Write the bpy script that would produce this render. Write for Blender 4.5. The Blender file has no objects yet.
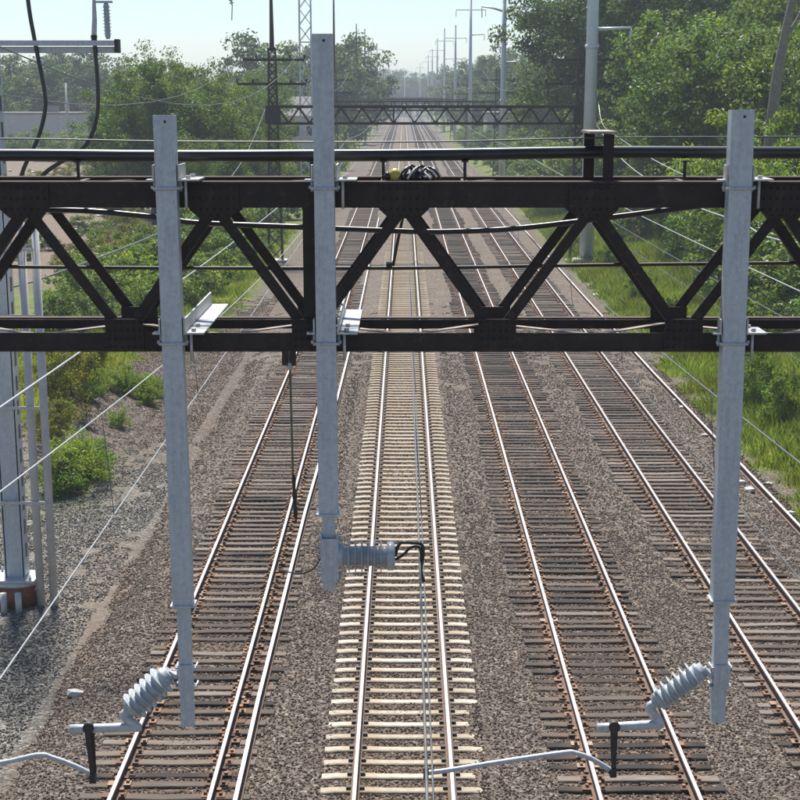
import bpy, math, random
import numpy as np
from mathutils import Vector, Matrix

random.seed(7)
RNG = np.random.default_rng(11)
S = bpy.context.scene
COL = S.collection
R = math.radians

# ------------------------------------------------------------------ camera
FPX, CX, CY = 1806.0, 400.0, 600.0          # focal length and optical centre in photo pixels
PITCH, YAW, CAM_H = R(15.6), R(0.125), 10.21
cam_d = bpy.data.cameras.new('camera')
cam = bpy.data.objects.new('camera', cam_d)
COL.objects.link(cam)
cam_d.sensor_fit = 'HORIZONTAL'
cam_d.sensor_width = 36.0
cam_d.lens = FPX / 800 * 36.0
cam_d.shift_y = (CY - 400) / 800
cam_d.clip_start = 0.1
cam_d.clip_end = 12000
cam.location = (0, 0, CAM_H)
cam.rotation_euler = (math.pi / 2 - PITCH, 0, YAW)
S.camera = cam

# ------------------------------------------------------------------ sky, sun, exposure
SUN_AZ, SUN_EL = R(-10), R(60)               # azimuth from +Y towards +X
w = bpy.data.worlds.new('World')
S.world = w
w.use_nodes = True
nt = w.node_tree
sky = nt.nodes.new('ShaderNodeTexSky')
sky.sky_type = 'NISHITA'
sky.sun_disc = False
sky.sun_elevation = SUN_EL
sky.sun_rotation = SUN_AZ
sky.air_density = 0.8
sky.dust_density = 0.3
sky.ozone_density = 2.5
bg = nt.nodes['Background']
bg.inputs['Strength'].default_value = 0.063
nt.links.new(sky.outputs[0], bg.inputs['Color'])
sun_d = bpy.data.lights.new('sun', 'SUN')
sun_d.energy = 3.9
sun_d.angle = R(7)
sun_d.color = (1.0, 0.95, 0.87)
sun = bpy.data.objects.new('sun', sun_d)
COL.objects.link(sun)
SUND = Vector((math.sin(SUN_AZ) * math.cos(SUN_EL), math.cos(SUN_AZ) * math.cos(SUN_EL), math.sin(SUN_EL)))
sun.rotation_euler = (-SUND).to_track_quat('-Z', 'Y').to_euler()
sun.location = (0, 60, 80)
S.view_settings.view_transform = 'Standard'
S.view_settings.look = 'None'
S.view_settings.gamma = 1
S.view_settings.exposure = 1.13
S.view_settings.use_curve_mapping = False
S.render.engine = 'CYCLES'
S.cycles.use_denoising = True
S.cycles.max_bounces = 6
S.cycles.diffuse_bounces = 3
S.cycles.glossy_bounces = 2
S.cycles.transmission_bounces = 3
S.cycles.transparent_max_bounces = 6
S.cycles.volume_bounces = 0
S.cycles.caustics_reflective = False
S.cycles.caustics_refractive = False

# ------------------------------------------------------------------ pixel to direction helpers
CAMM = Matrix.Rotation(YAW, 3, 'Z') @ Matrix.Rotation(math.pi / 2 - PITCH, 3, 'X')
CAMP = Vector((0, 0, CAM_H))
def ray(u, v):
    return CAMM @ Vector(((u - CX) / FPX, -(v - CY) / FPX, -1.0))
def on_y(u, v, y):
    d = ray(u, v); return CAMP + d * ((y - CAMP.y) / d.y)
def on_z(u, v, z):
    d = ray(u, v); return CAMP + d * ((z - CAMP.z) / d.z)
def on_x(u, v, x):
    d = ray(u, v); return CAMP + d * ((x - CAMP.x) / d.x)

# ------------------------------------------------------------------ object helpers
def tag(o, label=None, cat=None, group=None, kind=None):
    if label: o['label'] = label
    if cat: o['category'] = cat
    if group: o['group'] = group
    if kind: o['kind'] = kind
    return o
def empty(name, loc=(0, 0, 0), label=None, cat=None, group=None):
    o = bpy.data.objects.new(name, None)
    o.empty_display_size = 0.2
    o.location = loc
    COL.objects.link(o)
    return tag(o, label, cat, group)
def link(name, mesh, parent=None, loc=None):
    o = bpy.data.objects.new(name, mesh)
    COL.objects.link(o)
    if parent: o.parent = parent
    if loc is not None: o.location = loc
    return o
def copy_tree(o, parent=None):
    c = o.copy(); COL.objects.link(c); c.parent = parent
    for ch in list(o.children): copy_tree(ch, c)
    return c

class MB:
    def __init__(s): s.v = []; s.f = []; s.sm = []
    def add(s, vs, fs, smooth=False):
        n = len(s.v); s.v += [tuple(p) for p in vs]; s.f += [tuple(i + n for i in f) for f in fs]; s.sm += [smooth] * len(fs)
    def box(s, c, size, m=None):
        c = Vector(c); hx, hy, hz = [a / 2 for a in size]
        P = [Vector((x, y, z)) for x in (-hx, hx) for y in (-hy, hy) for z in (-hz, hz)]
        if m is not None: P = [m @ p for p in P]
        s.add([c + p for p in P], [(0, 1, 3, 2), (4, 6, 7, 5), (0, 4, 5, 1), (2, 3, 7, 6), (0, 2, 6, 4), (1, 5, 7, 3)])
        return s
    def beam(s, a, b, wd, ht, up=(0, 0, 1), w2=None, h2=None):
        a, b = Vector(a), Vector(b); d = (b - a).normalized(); up = Vector(up)
        if abs(d.dot(up)) > 0.99: up = Vector((0, 1, 0))
        x = d.cross(up).normalized(); z = x.cross(d)
        w2 = wd if w2 is None else w2; h2 = ht if h2 is None else h2
        P = []
        for p, ww, hh in ((a, wd, ht), (b, w2, h2)):
            for sx, sz in ((-1, -1), (1, -1), (1, 1), (-1, 1)):
                P.append(p + x * (sx * ww / 2) + z * (sz * hh / 2))
        s.add(P, [(3, 2, 1, 0), (4, 5, 6, 7), (0, 1, 5, 4), (1, 2, 6, 5), (2, 3, 7, 6), (3, 0, 4, 7)])
        return s
    def tube(s, pts, r, n=8, cap=True):
        pts = [Vector(p) for p in pts]; rs = r if isinstance(r, (list, tuple)) else [r] * len(pts)
        V = []; F = []; px = None
        for i, p in enumerate(pts):
            d = (pts[min(i + 1, len(pts) - 1)] - pts[max(i - 1, 0)]).normalized()
            if px is None:
                up = Vector((0, 0, 1)) if abs(d.z) < 0.9 else Vector((0, 1, 0))
                px = d.cross(up).normalized()
            else: px = (px - d * px.dot(d)).normalized()
            py = d.cross(px)
            for k in range(n):
                a = 2 * math.pi * k / n
                V.append(p + (px * math.cos(a) + py * math.sin(a)) * rs[i])
        for i in range(len(pts) - 1):
            for k in range(n):
                k2 = (k + 1) % n
                F.append((i * n + k, i * n + k2, (i + 1) * n + k2, (i + 1) * n + k))
        s.add(V, F, True)
        if cap:
            m = len(s.v) - len(V)
            s.f.append(tuple(m + k for k in reversed(range(n)))); s.sm.append(False)
            s.f.append(tuple(m + (len(pts) - 1) * n + k for k in range(n))); s.sm.append(False)
        return s
    def lathe(s, a, b, prof, n=16):
        """prof: list of (t along a-b, radius)"""
        a, b = Vector(a), Vector(b)
        d = (b - a).normalized()
        up = Vector((0, 0, 1)) if abs(d.z) < 0.9 else Vector((0, 1, 0))
        px = d.cross(up).normalized(); py = d.cross(px)
        V = []; F = []
        for t, r in prof:
            p = a.lerp(b, t)
            for k in range(n):
                q = 2 * math.pi * k / n
                V.append(p + (px * math.cos(q) + py * math.sin(q)) * r)
        for i in range(len(prof) - 1):
            for k in range(n):
                k2 = (k + 1) % n
                F.append((i * n + k, i * n + k2, (i + 1) * n + k2, (i + 1) * n + k))
        s.add(V, F, True)
        m = len(s.v) - len(V)
        s.f.append(tuple(m + k for k in reversed(range(n)))); s.sm.append(False)
        s.f.append(tuple(m + (len(prof) - 1) * n + k for k in range(n))); s.sm.append(False)
        return s
    def extrude_x(s, prof, x0, x1):
        """prof: closed list of (y, z), extruded along x"""
        n = len(prof)
        V = [(x0, y, z) for y, z in prof] + [(x1, y, z) for y, z in prof]
        F = [(k, (k + 1) % n, n + (k + 1) % n, n + k) for k in range(n)]
        F += [tuple(reversed(range(n))), tuple(range(n, 2 * n))]
        s.add(V, F); return s
    def mesh(s, name, mat):
        me = bpy.data.meshes.new(name)
        me.from_pydata(s.v, [], s.f)
        me.polygons.foreach_set('use_smooth', s.sm)
        me.materials.append(mat)
        me.update()
        return me
    def build(s, name, mat, parent=None, loc=None):
        return link(name, s.mesh(name, mat), parent, loc)

# ------------------------------------------------------------------ materials
def mat(name):
    m = bpy.data.materials.new(name); m.use_nodes = True
    t = m.node_tree
    return m, t, t.nodes, t.links, t.nodes['Principled BSDF']
def nd(t, kind, **kw):
    n = t.nodes.new(kind)
    for k, v in kw.items(): setattr(n, k, v)
    return n
def ramp(t, fac, stops):
    r = t.nodes.new('ShaderNodeValToRGB')
    e = r.color_ramp.elements
    while len(e) < len(stops): e.new(0.5)
    for el, (p, c) in zip(e, stops): el.position = p; el.color = (*c, 1)
    t.links.new(fac, r.inputs[0]); return r.outputs[0]
def noise(t, scale, detail=4, rough=0.6, coord='Object', vec=None):
    n = nd(t, 'ShaderNodeTexNoise'); n.inputs['Scale'].default_value = scale
    n.inputs['Detail'].default_value = detail; n.inputs['Roughness'].default_value = rough
    if vec is None:
        tc = nd(t, 'ShaderNodeTexCoord'); vec = tc.outputs[coord]
    t.links.new(vec, n.inputs['Vector']); return n.outputs['Fac']
def mix(t, fac, a, b, mode='MIX'):
    m = nd(t, 'ShaderNodeMix', data_type='RGBA', blend_type=mode)
    for sock, val in ((m.inputs[0], fac), (m.inputs[6], a), (m.inputs[7], b)):
        if isinstance(val, (int, float)): sock.default_value = val
        elif isinstance(val, tuple): sock.default_value = (*val, 1)
        else: t.links.new(val, sock)
    return m.outputs[2]
def bump(t, h, strength, dist=0.02):
    b = nd(t, 'ShaderNodeBump'); b.inputs['Strength'].default_value = strength; b.inputs['Distance'].default_value = dist
    t.links.new(h, b.inputs['Height']); return b.outputs[0]

def simple(name, c1, c2, scale, rough=0.6, metal=0.0, bmp=0.0, coord='Object', spots=None):
    m, t, n, l, p = mat(name)
    f = noise(t, scale, 5, 0.65, coord)
    c = ramp(t, f, [(0.32, c1), (0.68, c2)])
    if spots:
        f2 = noise(t, spots[1], 6, 0.7, coord)
        rr = ramp(t, f2, [(spots[2], (0, 0, 0)), (spots[2] + 0.12, (1, 1, 1))])
        c = mix(t, rr, c, spots[0])
    l.new(c, p.inputs['Base Color'])
    p.inputs['Roughness'].default_value = rough; p.inputs['Metallic'].default_value = metal
    if bmp: l.new(bump(t, f, bmp), p.inputs['Normal'])
    return m
M = {}
M['truss'] = simple('truss_paint', (0.010, 0.0062, 0.0052), (0.028, 0.0165, 0.0135), 7, 0.7, 0, 0.4, spots=((0.080, 0.040, 0.026), 11, 0.58))
M['flange'] = simple('rusty_dusty_flange', (0.030, 0.017, 0.012), (0.085, 0.050, 0.037), 5, 0.8, 0, 0.3, spots=((0.15, 0.10, 0.08), 8, 0.6))
M['truss_far'] = simple('mast_steel', (0.02, 0.016, 0.015), (0.045, 0.033, 0.03), 3, 0.7)
M['lacing'] = simple('dusty_lacing', (0.24, 0.20, 0.175), (0.40, 0.34, 0.30), 12, 0.8)
M['galv'] = simple('galvanised_steel', (0.43, 0.465, 0.50), (0.56, 0.595, 0.625), 24, 0.5, 0.15, 0.05, spots=((0.37, 0.415, 0.465), 60, 0.55))
def galv_wear(m):
    t = m.node_tree; p = t.nodes['Principled BSDF']
    src = p.inputs['Base Color'].links[0].from_socket
    tc = nd(t, 'ShaderNodeTexCoord'); mp = nd(t, 'ShaderNodeMapping'); mp.inputs['Scale'].default_value = (22, 22, 2.6)
    t.links.new(tc.outputs['Object'], mp.inputs['Vector'])
    st = noise(t, 1.0, 5, 0.7, vec=mp.outputs[0])
    c = mix(t, 1.0, src, ramp(t, st, [(0.3, (0.80, 0.80, 0.80)), (0.5, (0.98, 0.98, 0.98)), (0.72, (1.08, 1.08, 1.07))]), 'MULTIPLY')
    rs = noise(t, 3.5, 7, 0.75)
    c = mix(t, ramp(t, rs, [(0.66, (0, 0, 0)), (0.74, (0.5, 0.5, 0.5))]), c, (0.21, 0.15, 0.105))
    t.links.new(c, p.inputs['Base Color'])
galv_wear(M['galv'])
M['galv_plate'] = simple('bright_galvanised_plate', (0.40, 0.405, 0.405), (0.56, 0.56, 0.545), 20, 0.45, 0.2, spots=((0.36, 0.22, 0.09), 9, 0.70))
M['pole'] = simple('pale_steel_pole', (0.55, 0.58, 0.60), (0.66, 0.69, 0.71), 1.5, 0.5, 0.2)
M['porcelain'] = simple('grey_porcelain', (0.36, 0.40, 0.425), (0.50, 0.54, 0.56), 14, 0.22, spots=((0.24, 0.25, 0.24), 22, 0.6))
M['black'] = simple('black_cable', (0.010, 0.010, 0.011), (0.022, 0.022, 0.024), 6, 0.32)
M['pipe'] = simple('black_cable_jacket', (0.012, 0.012, 0.014), (0.030, 0.030, 0.033), 4, 0.34)
M['blacksteel'] = simple('blackened_steel', (0.02, 0.018, 0.016), (0.05, 0.04, 0.034), 20, 0.6, spots=((0.12, 0.05, 0.025), 20, 0.62))
M['wire'] = simple('weathered_wire', (0.42, 0.44, 0.44), (0.60, 0.61, 0.60), 2, 0.35, 0.3)
M['wire_dark'] = simple('dark_wire', (0.10, 0.105, 0.11), (0.19, 0.19, 0.19), 2, 0.4, 0.3)
M['railtop'] = simple('polished_railhead', (0.60, 0.57, 0.54), (0.74, 0.71, 0.68), 1.2, 0.36, 0.75)
M['railside'] = simple('rusty_rail', (0.085, 0.05, 0.034), (0.17, 0.10, 0.066), 14, 0.8, 0, 0.2, spots=((0.06, 0.045, 0.04), 4, 0.55))
M['spare'] = simple('spare_rail_steel', (0.50, 0.48, 0.46), (0.64, 0.62, 0.60), 3, 0.5, 0.3, spots=((0.3, 0.2, 0.14), 5, 0.62))
M['concrete'] = simple('pale_concrete', (0.46, 0.44, 0.40), (0.62, 0.60, 0.56), 6, 0.9, 0, 0.2)
M['rust'] = simple('rusty_casing', (0.14, 0.055, 0.028), (0.27, 0.11, 0.05), 7, 0.85, 0, 0.2)
M['conduit'] = simple('grey_conduit', (0.44, 0.43, 0.42), (0.55, 0.54, 0.53), 3, 0.6)
M['bark'] = simple('bark', (0.06, 0.045, 0.035), (0.14, 0.11, 0.085), 9, 0.95, 0, 0.6)
M['deadwood'] = simple('grey_bare_bark', (0.17, 0.15, 0.125), (0.28, 0.25, 0.21), 7, 0.95, 0, 0.6)
M['stone'] = simple('pale_stone', (0.42, 0.40, 0.37), (0.66, 0.64, 0.60), 5, 0.9, 0, 0.3)
M['yellow'] = simple('yellow_cap', (0.42, 0.33, 0.05), (0.56, 0.45, 0.10), 8, 0.45)
M['white'] = simple('white_tape', (0.6, 0.6, 0.58), (0.75, 0.75, 0.73), 8, 0.5)
M['wall'] = simple('pale_wall', (0.48, 0.47, 0.45), (0.58, 0.57, 0.55), 1.0, 0.9)
M['roof'] = simple('grey_roof', (0.16, 0.15, 0.15), (0.26, 0.25, 0.245), 1.5, 0.9)
M['glass'] = simple('dark_window', (0.03, 0.035, 0.04), (0.05, 0.055, 0.06), 1.0, 0.1)
M['trim'] = simple('white_trim', (0.68, 0.68, 0.66), (0.76, 0.76, 0.74), 2.0, 0.6)

# wood ties: each tie (object or island) its own weathered tone, grain along the tie
def wood_tie(name, island, dark=1.0):
    m, t, n, l, p = mat(name)
    rnd = nd(t, 'ShaderNodeNewGeometry').outputs['Random Per Island'] if island else nd(t, 'ShaderNodeObjectInfo').outputs['Random']
    c = ramp(t, rnd, [(0.0, (0.024, 0.020, 0.018)), (0.12, (0.05, 0.041, 0.035)), (0.35, (0.092, 0.076, 0.063)), (0.7, (0.135, 0.113, 0.095)), (1.0, (0.215, 0.185, 0.158))])
    if dark < 1: c = mix(t, 1.0, c, (dark, dark * .97, dark * .96), 'MULTIPLY')
    tc = nd(t, 'ShaderNodeTexCoord'); mp = nd(t, 'ShaderNodeMapping')
    mp.inputs['Scale'].default_value = (1.5, 26, 26)
    l.new(tc.outputs['Object'], mp.inputs['Vector'])
    g = noise(t, 2.2, 6, 0.7, vec=mp.outputs[0])
    c = mix(t, 1.0, c, ramp(t, g, [(0.3, (0.38, 0.36, 0.35)), (0.7, (1.4, 1.35, 1.3))]), 'MULTIPLY')
    # rust that has bled from the tie plates
    sx = nd(t, 'ShaderNodeSeparateXYZ'); l.new(tc.outputs['Object'], sx.inputs[0])
    ab = nd(t, 'ShaderNodeMath', operation='ABSOLUTE'); l.new(sx.outputs[0], ab.inputs[0])
    su = nd(t, 'ShaderNodeMath', operation='SUBTRACT'); l.new(ab.outputs[0], su.inputs[0]); su.inputs[1].default_value = 0.76
    a2 = nd(t, 'ShaderNodeMath', operation='ABSOLUTE'); l.new(su.outputs[0], a2.inputs[0])
    mr = nd(t, 'ShaderNodeMapRange'); mr.inputs[1].default_value = 0.12; mr.inputs[2].default_value = 0.42; mr.inputs[3].default_value = 0.55; mr.inputs[4].default_value = 0.0
    l.new(a2.outputs[0], mr.inputs[0])
    nz = noise(t, 9, 4, 0.7)
    mm = nd(t, 'ShaderNodeMath', operation='MULTIPLY'); l.new(mr.outputs[0], mm.inputs[0]); l.new(nz, mm.inputs[1])
    c = mix(t, mm.outputs[0], c, (0.20, 0.10, 0.055))
    l.new(c, p.inputs['Base Color']); p.inputs['Roughness'].default_value = 0.92
    l.new(bump(t, g, 0.6, 0.015), p.inputs['Normal'])
    return m
M['tie_wood'] = wood_tie('weathered_tie_wood', False)
M['tie_wood_far'] = wood_tie('weathered_tie_wood_far', True)
M['tie_dark'] = wood_tie('oily_tie_wood', False, .55)
M['tie_dark_far'] = wood_tie('oily_tie_wood_far', True, .6)
def conc_tie(name, island):
    m, t, n, l, p = mat(name)
    rnd = nd(t, 'ShaderNodeNewGeometry').outputs['Random Per Island'] if island else nd(t, 'ShaderNodeObjectInfo').outputs['Random']
    c = ramp(t, rnd, [(0.0, (0.36, 0.325, 0.265)), (0.5, (0.46, 0.43, 0.37)), (1.0, (0.56, 0.535, 0.475))])
    f = noise(t, 7, 6, 0.7)
    c = mix(t, 1.0, c, ramp(t, f, [(0.3, (0.66, 0.62, 0.56)), (0.65, (1.12, 1.12, 1.1))]), 'MULTIPLY')
    tc = nd(t, 'ShaderNodeTexCoord')
    sx = nd(t, 'ShaderNodeSeparateXYZ'); l.new(tc.outputs['Object'], sx.inputs[0])
    ab = nd(t, 'ShaderNodeMath', operation='ABSOLUTE'); l.new(sx.outputs[0], ab.inputs[0])
    su = nd(t, 'ShaderNodeMath', operation='SUBTRACT'); l.new(ab.outputs[0], su.inputs[0]); su.inputs[1].default_value = 0.70
    a2 = nd(t, 'ShaderNodeMath', operation='ABSOLUTE'); l.new(su.outputs[0], a2.inputs[0])
    mr = nd(t, 'ShaderNodeMapRange'); mr.inputs[1].default_value = 0.06; mr.inputs[2].default_value = 0.40; mr.inputs[3].default_value = 1.0; mr.inputs[4].default_value = 0.0
    l.new(a2.outputs[0], mr.inputs[0])
    mm = nd(t, 'ShaderNodeMath', operation='MULTIPLY'); l.new(mr.outputs[0], mm.inputs[0]); l.new(noise(t, 5, 4, 0.7), mm.inputs[1])
    c = mix(t, mm.outputs[0], c, (0.27, 0.17, 0.085))
    wp = nd(t, 'ShaderNodeNewGeometry').outputs['Position']
    sy = nd(t, 'ShaderNodeSeparateXYZ'); l.new(wp, sy.inputs[0])
    my = nd(t, 'ShaderNodeMapRange'); my.inputs[1].default_value = 30; my.inputs[2].default_value = 62; my.inputs[3].default_value = 0.24; my.inputs[4].default_value = 0.85
    l.new(sy.outputs[1], my.inputs[0])
    m3 = nd(t, 'ShaderNodeMath', operation='MULTIPLY'); l.new(my.outputs[0], m3.inputs[0]); l.new(noise(t, .35, 5, .7, vec=wp), m3.inputs[1])
    m4 = nd(t, 'ShaderNodeMath', operation='MULTIPLY'); l.new(m3.outputs[0], m4.inputs[0]); m4.inputs[1].default_value = 1.7
    c = mix(t, m4.outputs[0], c, (0.31, 0.235, 0.15))
    l.new(c, p.inputs['Base Color']); p.inputs['Roughness'].default_value = 0.92
    l.new(bump(t, f, 0.25, 0.01), p.inputs['Normal'])
    return m
M['tie_conc'] = conc_tie('pale_concrete_tie', False)
M['tie_conc_far'] = conc_tie('pale_concrete_tie_far', True)
def plates():
    m, t, n, l, p = mat('rusty_tie_plate')
    rnd = nd(t, 'ShaderNodeNewGeometry').outputs['Random Per Island']
    c = ramp(t, rnd, [(0, (0.05, 0.034, 0.027)), (0.3, (0.12, 0.07, 0.045)), (0.55, (0.17, 0.098, 0.062)), (0.85, (0.28, 0.165, 0.10)), (1, (0.34, 0.25, 0.18))])
    l.new(c, p.inputs['Base Color']); p.inputs['Roughness'].default_value = 0.9
    return m
M['plate'] = plates()
def gravel_col(t, vec, scale, cols):
    v = nd(t, 'ShaderNodeTexVoronoi'); v.inputs['Scale'].default_value = scale
    t.links.new(vec, v.inputs['Vector'])
    sx = nd(t, 'ShaderNodeSeparateColor'); t.links.new(v.outputs['Color'], sx.inputs[0])
    return ramp(t, sx.outputs[0], cols), v.outputs['Distance']
BAL = [(0, (0.066, 0.049, 0.037)), (0.25, (0.108, 0.083, 0.064)), (0.6, (0.155, 0.122, 0.095)), (0.9, (0.225, 0.184, 0.147)), (1, (0.37, 0.32, 0.265))]
def track_stain(t, c):
    """brake dust and rust lying on the stones close to the rails"""
    sx = nd(t, 'ShaderNodeSeparateXYZ'); t.links.new(nd(t, 'ShaderNodeNewGeometry').outputs['Position'], sx.inputs[0])
    def op(o_, a, b):
        m_ = nd(t, 'ShaderNodeMath', operation=o_)
        for i, v in enumerate((a, b)):
            if v is None: continue
            if isinstance(v, (int, float)): m_.inputs[i].default_value = v
            else: t.links.new(v, m_.inputs[i])
        return m_.outputs[0]
    q = op('ABSOLUTE', op('SUBTRACT', op('FRACT', op('DIVIDE', op('ADD', sx.outputs[0], 5.54), 3.705), None), 0.5), None)
    q = op('MULTIPLY', q, 3.705)
    mr = nd(t, 'ShaderNodeMapRange'); t.links.new(q, mr.inputs[0])
    mr.inputs[1].default_value = 0.75; mr.inputs[2].default_value = 1.5; mr.inputs[3].default_value = 0.62; mr.inputs[4].default_value = 0.0
    f = op('MULTIPLY', mr.outputs[0], op('ADD', noise(t, 0.8, 4, 0.6, vec=nd(t, 'ShaderNodeNewGeometry').outputs['Position']), 0.35))
    return mix(t, f, c, mix(t, 1.0, c, (0.80, 0.62, 0.50), 'MULTIPLY'))
GRY = [(0, (0.045, 0.041, 0.034)), (0.25, (0.11, 0.102, 0.086)), (0.6, (0.195, 0.182, 0.155)), (0.88, (0.31, 0.29, 0.25)), (1, (0.46, 0.43, 0.38))]
def ballast():
    m, t, n, l, p = mat('brown_ballast')
    pos = nd(t, 'ShaderNodeNewGeometry').outputs['Position']
    c, d = gravel_col(t, pos, 17, BAL)
    big = noise(t, 0.5, 5, 0.65, vec=pos)
    c = mix(t, 1.0, c, ramp(t, big, [(0.3, (0.66, 0.66, 0.67)), (0.7, (0.98, 0.98, 0.98))]), 'MULTIPLY')
    c = track_stain(t, c)
    l.new(c, p.inputs['Base Color']); p.inputs['Roughness'].default_value = 0.95
    l.new(bump(t, d, 0.9, 0.05), p.inputs['Normal'])
    return m
M['ballast'] = ballast()
def stones(name, cols, stain=False):
    m, t, n, l, p = mat(name)
    c = ramp(t, nd(t, 'ShaderNodeObjectInfo').outputs['Random'], cols)
    if stain: c = track_stain(t, c)
    l.new(c, p.inputs['Base Color']); p.inputs['Roughness'].default_value = 0.95
    return m
M['bstones'] = stones('brown_ballast_stone', BAL, True)
M['gstones'] = stones('grey_gravel_stone', GRY)
def ground_mat():
    m, t, n, l, p = mat('lineside_ground')
    pos = nd(t, 'ShaderNodeNewGeometry').outputs['Position']
    at = nd(t, 'ShaderNodeVertexColor', layer_name='zone')
    sc_ = nd(t, 'ShaderNodeSeparateColor'); l.new(at.outputs['Color'], sc_.inputs[0])
    gb, d1 = gravel_col(t, pos, 17, BAL)
    gg, d2 = gravel_col(t, pos, 20, GRY)
    c = mix(t, 1.0, mix(t, sc_.outputs[1], gb, gg), (0.74, 0.74, 0.74), 'MULTIPLY')
    n1 = noise(t, 2.0, 8, 0.75, vec=pos)
    dirt = ramp(t, n1, [(0.3, (0.10, 0.072, 0.052)), (0.7, (0.22, 0.172, 0.13))])
    c = mix(t, sc_.outputs[2], c, dirt)
    n2 = noise(t, 5.0, 8, 0.8, vec=pos)
    n3 = noise(t, 0.25, 4, 0.6, vec=pos)
    gr = ramp(t, n2, [(0.28, (0.05, 0.085, 0.015)), (0.5, (0.12, 0.18, 0.034)), (0.74, (0.20, 0.245, 0.06))])
    gr = mix(t, n3, gr, mix(t, 1.0, gr, (1.5, 1.1, 0.7), 'MULTIPLY'))
    n4 = noise(t, 0.6, 8, 0.8, vec=pos)
    gr = mix(t, 1.0, gr, ramp(t, n4, [(0.35, (0.42, 0.46, 0.45)), (0.65, (0.98, 0.98, 0.98))]), 'MULTIPLY')
    c = mix(t, sc_.outputs[0], c, gr)
    l.new(c, p.inputs['Base Color']); p.inputs['Roughness'].default_value = 0.97
    l.new(bump(t, d1, 0.8, 0.05), p.inputs['Normal'])
    return m
M['ground'] = ground_mat()
def leaf_mat(name, stops, trans=0.35):
    m, t, n, l, p = mat(name)
    g = nd(t, 'ShaderNodeNewGeometry')
    c = ramp(t, g.outputs['Random Per Island'], stops)
    at = nd(t, 'ShaderNodeVertexColor', layer_name='tone')
    c = mix(t, 1.0, c, at.outputs['Color'], 'MULTIPLY')
    oi = nd(t, 'ShaderNodeObjectInfo')
    c = mix(t, 1.0, c, ramp(t, oi.outputs['Random'], [(0, (0.82, 0.88, 0.9)), (1, (1.18, 1.1, 1.0))]), 'MULTIPLY')
    n.remove(p)
    di = nd(t, 'ShaderNodeBsdfDiffuse'); tr = nd(t, 'ShaderNodeBsdfTranslucent'); gl = nd(t, 'ShaderNodeBsdfGlossy')
    gl.inputs['Roughness'].default_value = 0.45; gl.inputs['Color'].default_value = (0.5, 0.52, 0.5, 1)
    l.new(c, di.inputs[0])
    l.new(mix(t, 1.0, c, (1.25, 1.35, 0.6), 'MULTIPLY'), tr.inputs[0])
    ms = nd(t, 'ShaderNodeMixShader'); ms.inputs[0].default_value = trans
    l.new(di.outputs[0], ms.inputs[1]); l.new(tr.outputs[0], ms.inputs[2])
    m2 = nd(t, 'ShaderNodeMixShader'); m2.inputs[0].default_value = 0.05
    l.new(ms.outputs[0], m2.inputs[1]); l.new(gl.outputs[0], m2.inputs[2])
    l.new(m2.outputs[0], n['Material Output'].inputs[0])
    return m
M['leaf_dark'] = leaf_mat('dark_leaf', [(0, (0.044, 0.074, 0.026)), (0.5, (0.072, 0.115, 0.040)), (1, (0.12, 0.165, 0.060))], .5)
M['leaf_mid'] = leaf_mat('green_leaf', [(0, (0.062, 0.105, 0.020)), (0.5, (0.105, 0.165, 0.034)), (1, (0.165, 0.22, 0.055))], 0.5)
M['leaf_bright'] = leaf_mat('bright_leaf', [(0, (0.085, 0.145, 0.018)), (0.5, (0.155, 0.225, 0.032)), (1, (0.225, 0.28, 0.055))], 0.5)
M['leaf_yellow'] = leaf_mat('yellowish_leaf', [(0, (0.10, 0.125, 0.02)), (0.5, (0.17, 0.18, 0.032)), (1, (0.24, 0.215, 0.05))], 0.48)
M['grass'] = leaf_mat('tall_grass', [(0, (0.09, 0.155, 0.024)), (0.45, (0.175, 0.245, 0.044)), (0.85, (0.255, 0.30, 0.075)), (1, (0.40, 0.35, 0.17))], 0.5)

# ------------------------------------------------------------------ ground
def sm(a, b, x):
    t = np.clip((x - a) / (b - a), 0, 1); return t * t * (3 - 2 * t)
def vnoise(x, y, s, seed=0):
    x = x / s + seed * 17.3; y = y / s + seed * 9.1
    return (np.sin(x * 1.7 + 1.3 * np.sin(y * 1.1 + seed)) + np.sin(y * 1.9 + 1.7 * np.sin(x * 0.9 + 2 * seed)) + np.sin((x + y) * 2.7 + np.sin(x * 3.1 - y * 2.3))) / 3
def ground_z(x, y):
    x = np.asarray(x, float); y = np.asarray(y, float)
    z = -0.46 + 0.05 * vnoise(x, y, 2.5) + 0.02 * vnoise(x, y, 0.8, 3)
    z = z + 0.95 * np.exp(-(((x + 11.0) / 1.5) ** 2) - ((y - 61) / 6.5) ** 2)
    z = z + 0.55 * np.exp(-(((x + 12.2) / 1.6) ** 2) - ((y - 50) / 5) ** 2)
    z = z + sm(10.2, 17, x) * (1.15 + 0.25 * vnoise(x, y, 6, 2)) + sm(20, 60, x) * 1.5
    z = z + sm(-13, -19, x) * 0.5 + sm(150, 260, y) * sm(-20, -40, x) * 0.8
    z = z + 0.12 * sm(10.0, 11.0, x) * vnoise(x, y, 1.1, 5)
    return z
def gz(x, y): return float(ground_z(x, y))
xs = np.concatenate([[-2500, -1200, -600, -300, -160, -100, -70], np.arange(-50, 42, 0.6), [50, 70, 100, 160, 300, 600, 1200, 2500]])
ys = np.concatenate([[-60, -20, 0, 10], np.arange(18, 190, 0.7), np.arange(190, 330, 4), [350, 400, 500, 700, 1000, 1600, 3000]])
GX, GY = np.meshgrid(xs, ys)
GZ = ground_z(GX, GY)
nx, ny = len(xs), len(ys)
V = np.stack([GX.ravel(), GY.ravel(), GZ.ravel()], 1)
idx = np.arange(nx * ny).reshape(ny, nx)
Fq = np.stack([idx[:-1, :-1].ravel(), idx[:-1, 1:].ravel(), idx[1:, 1:].ravel(), idx[1:, :-1].ravel()], 1)
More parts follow.
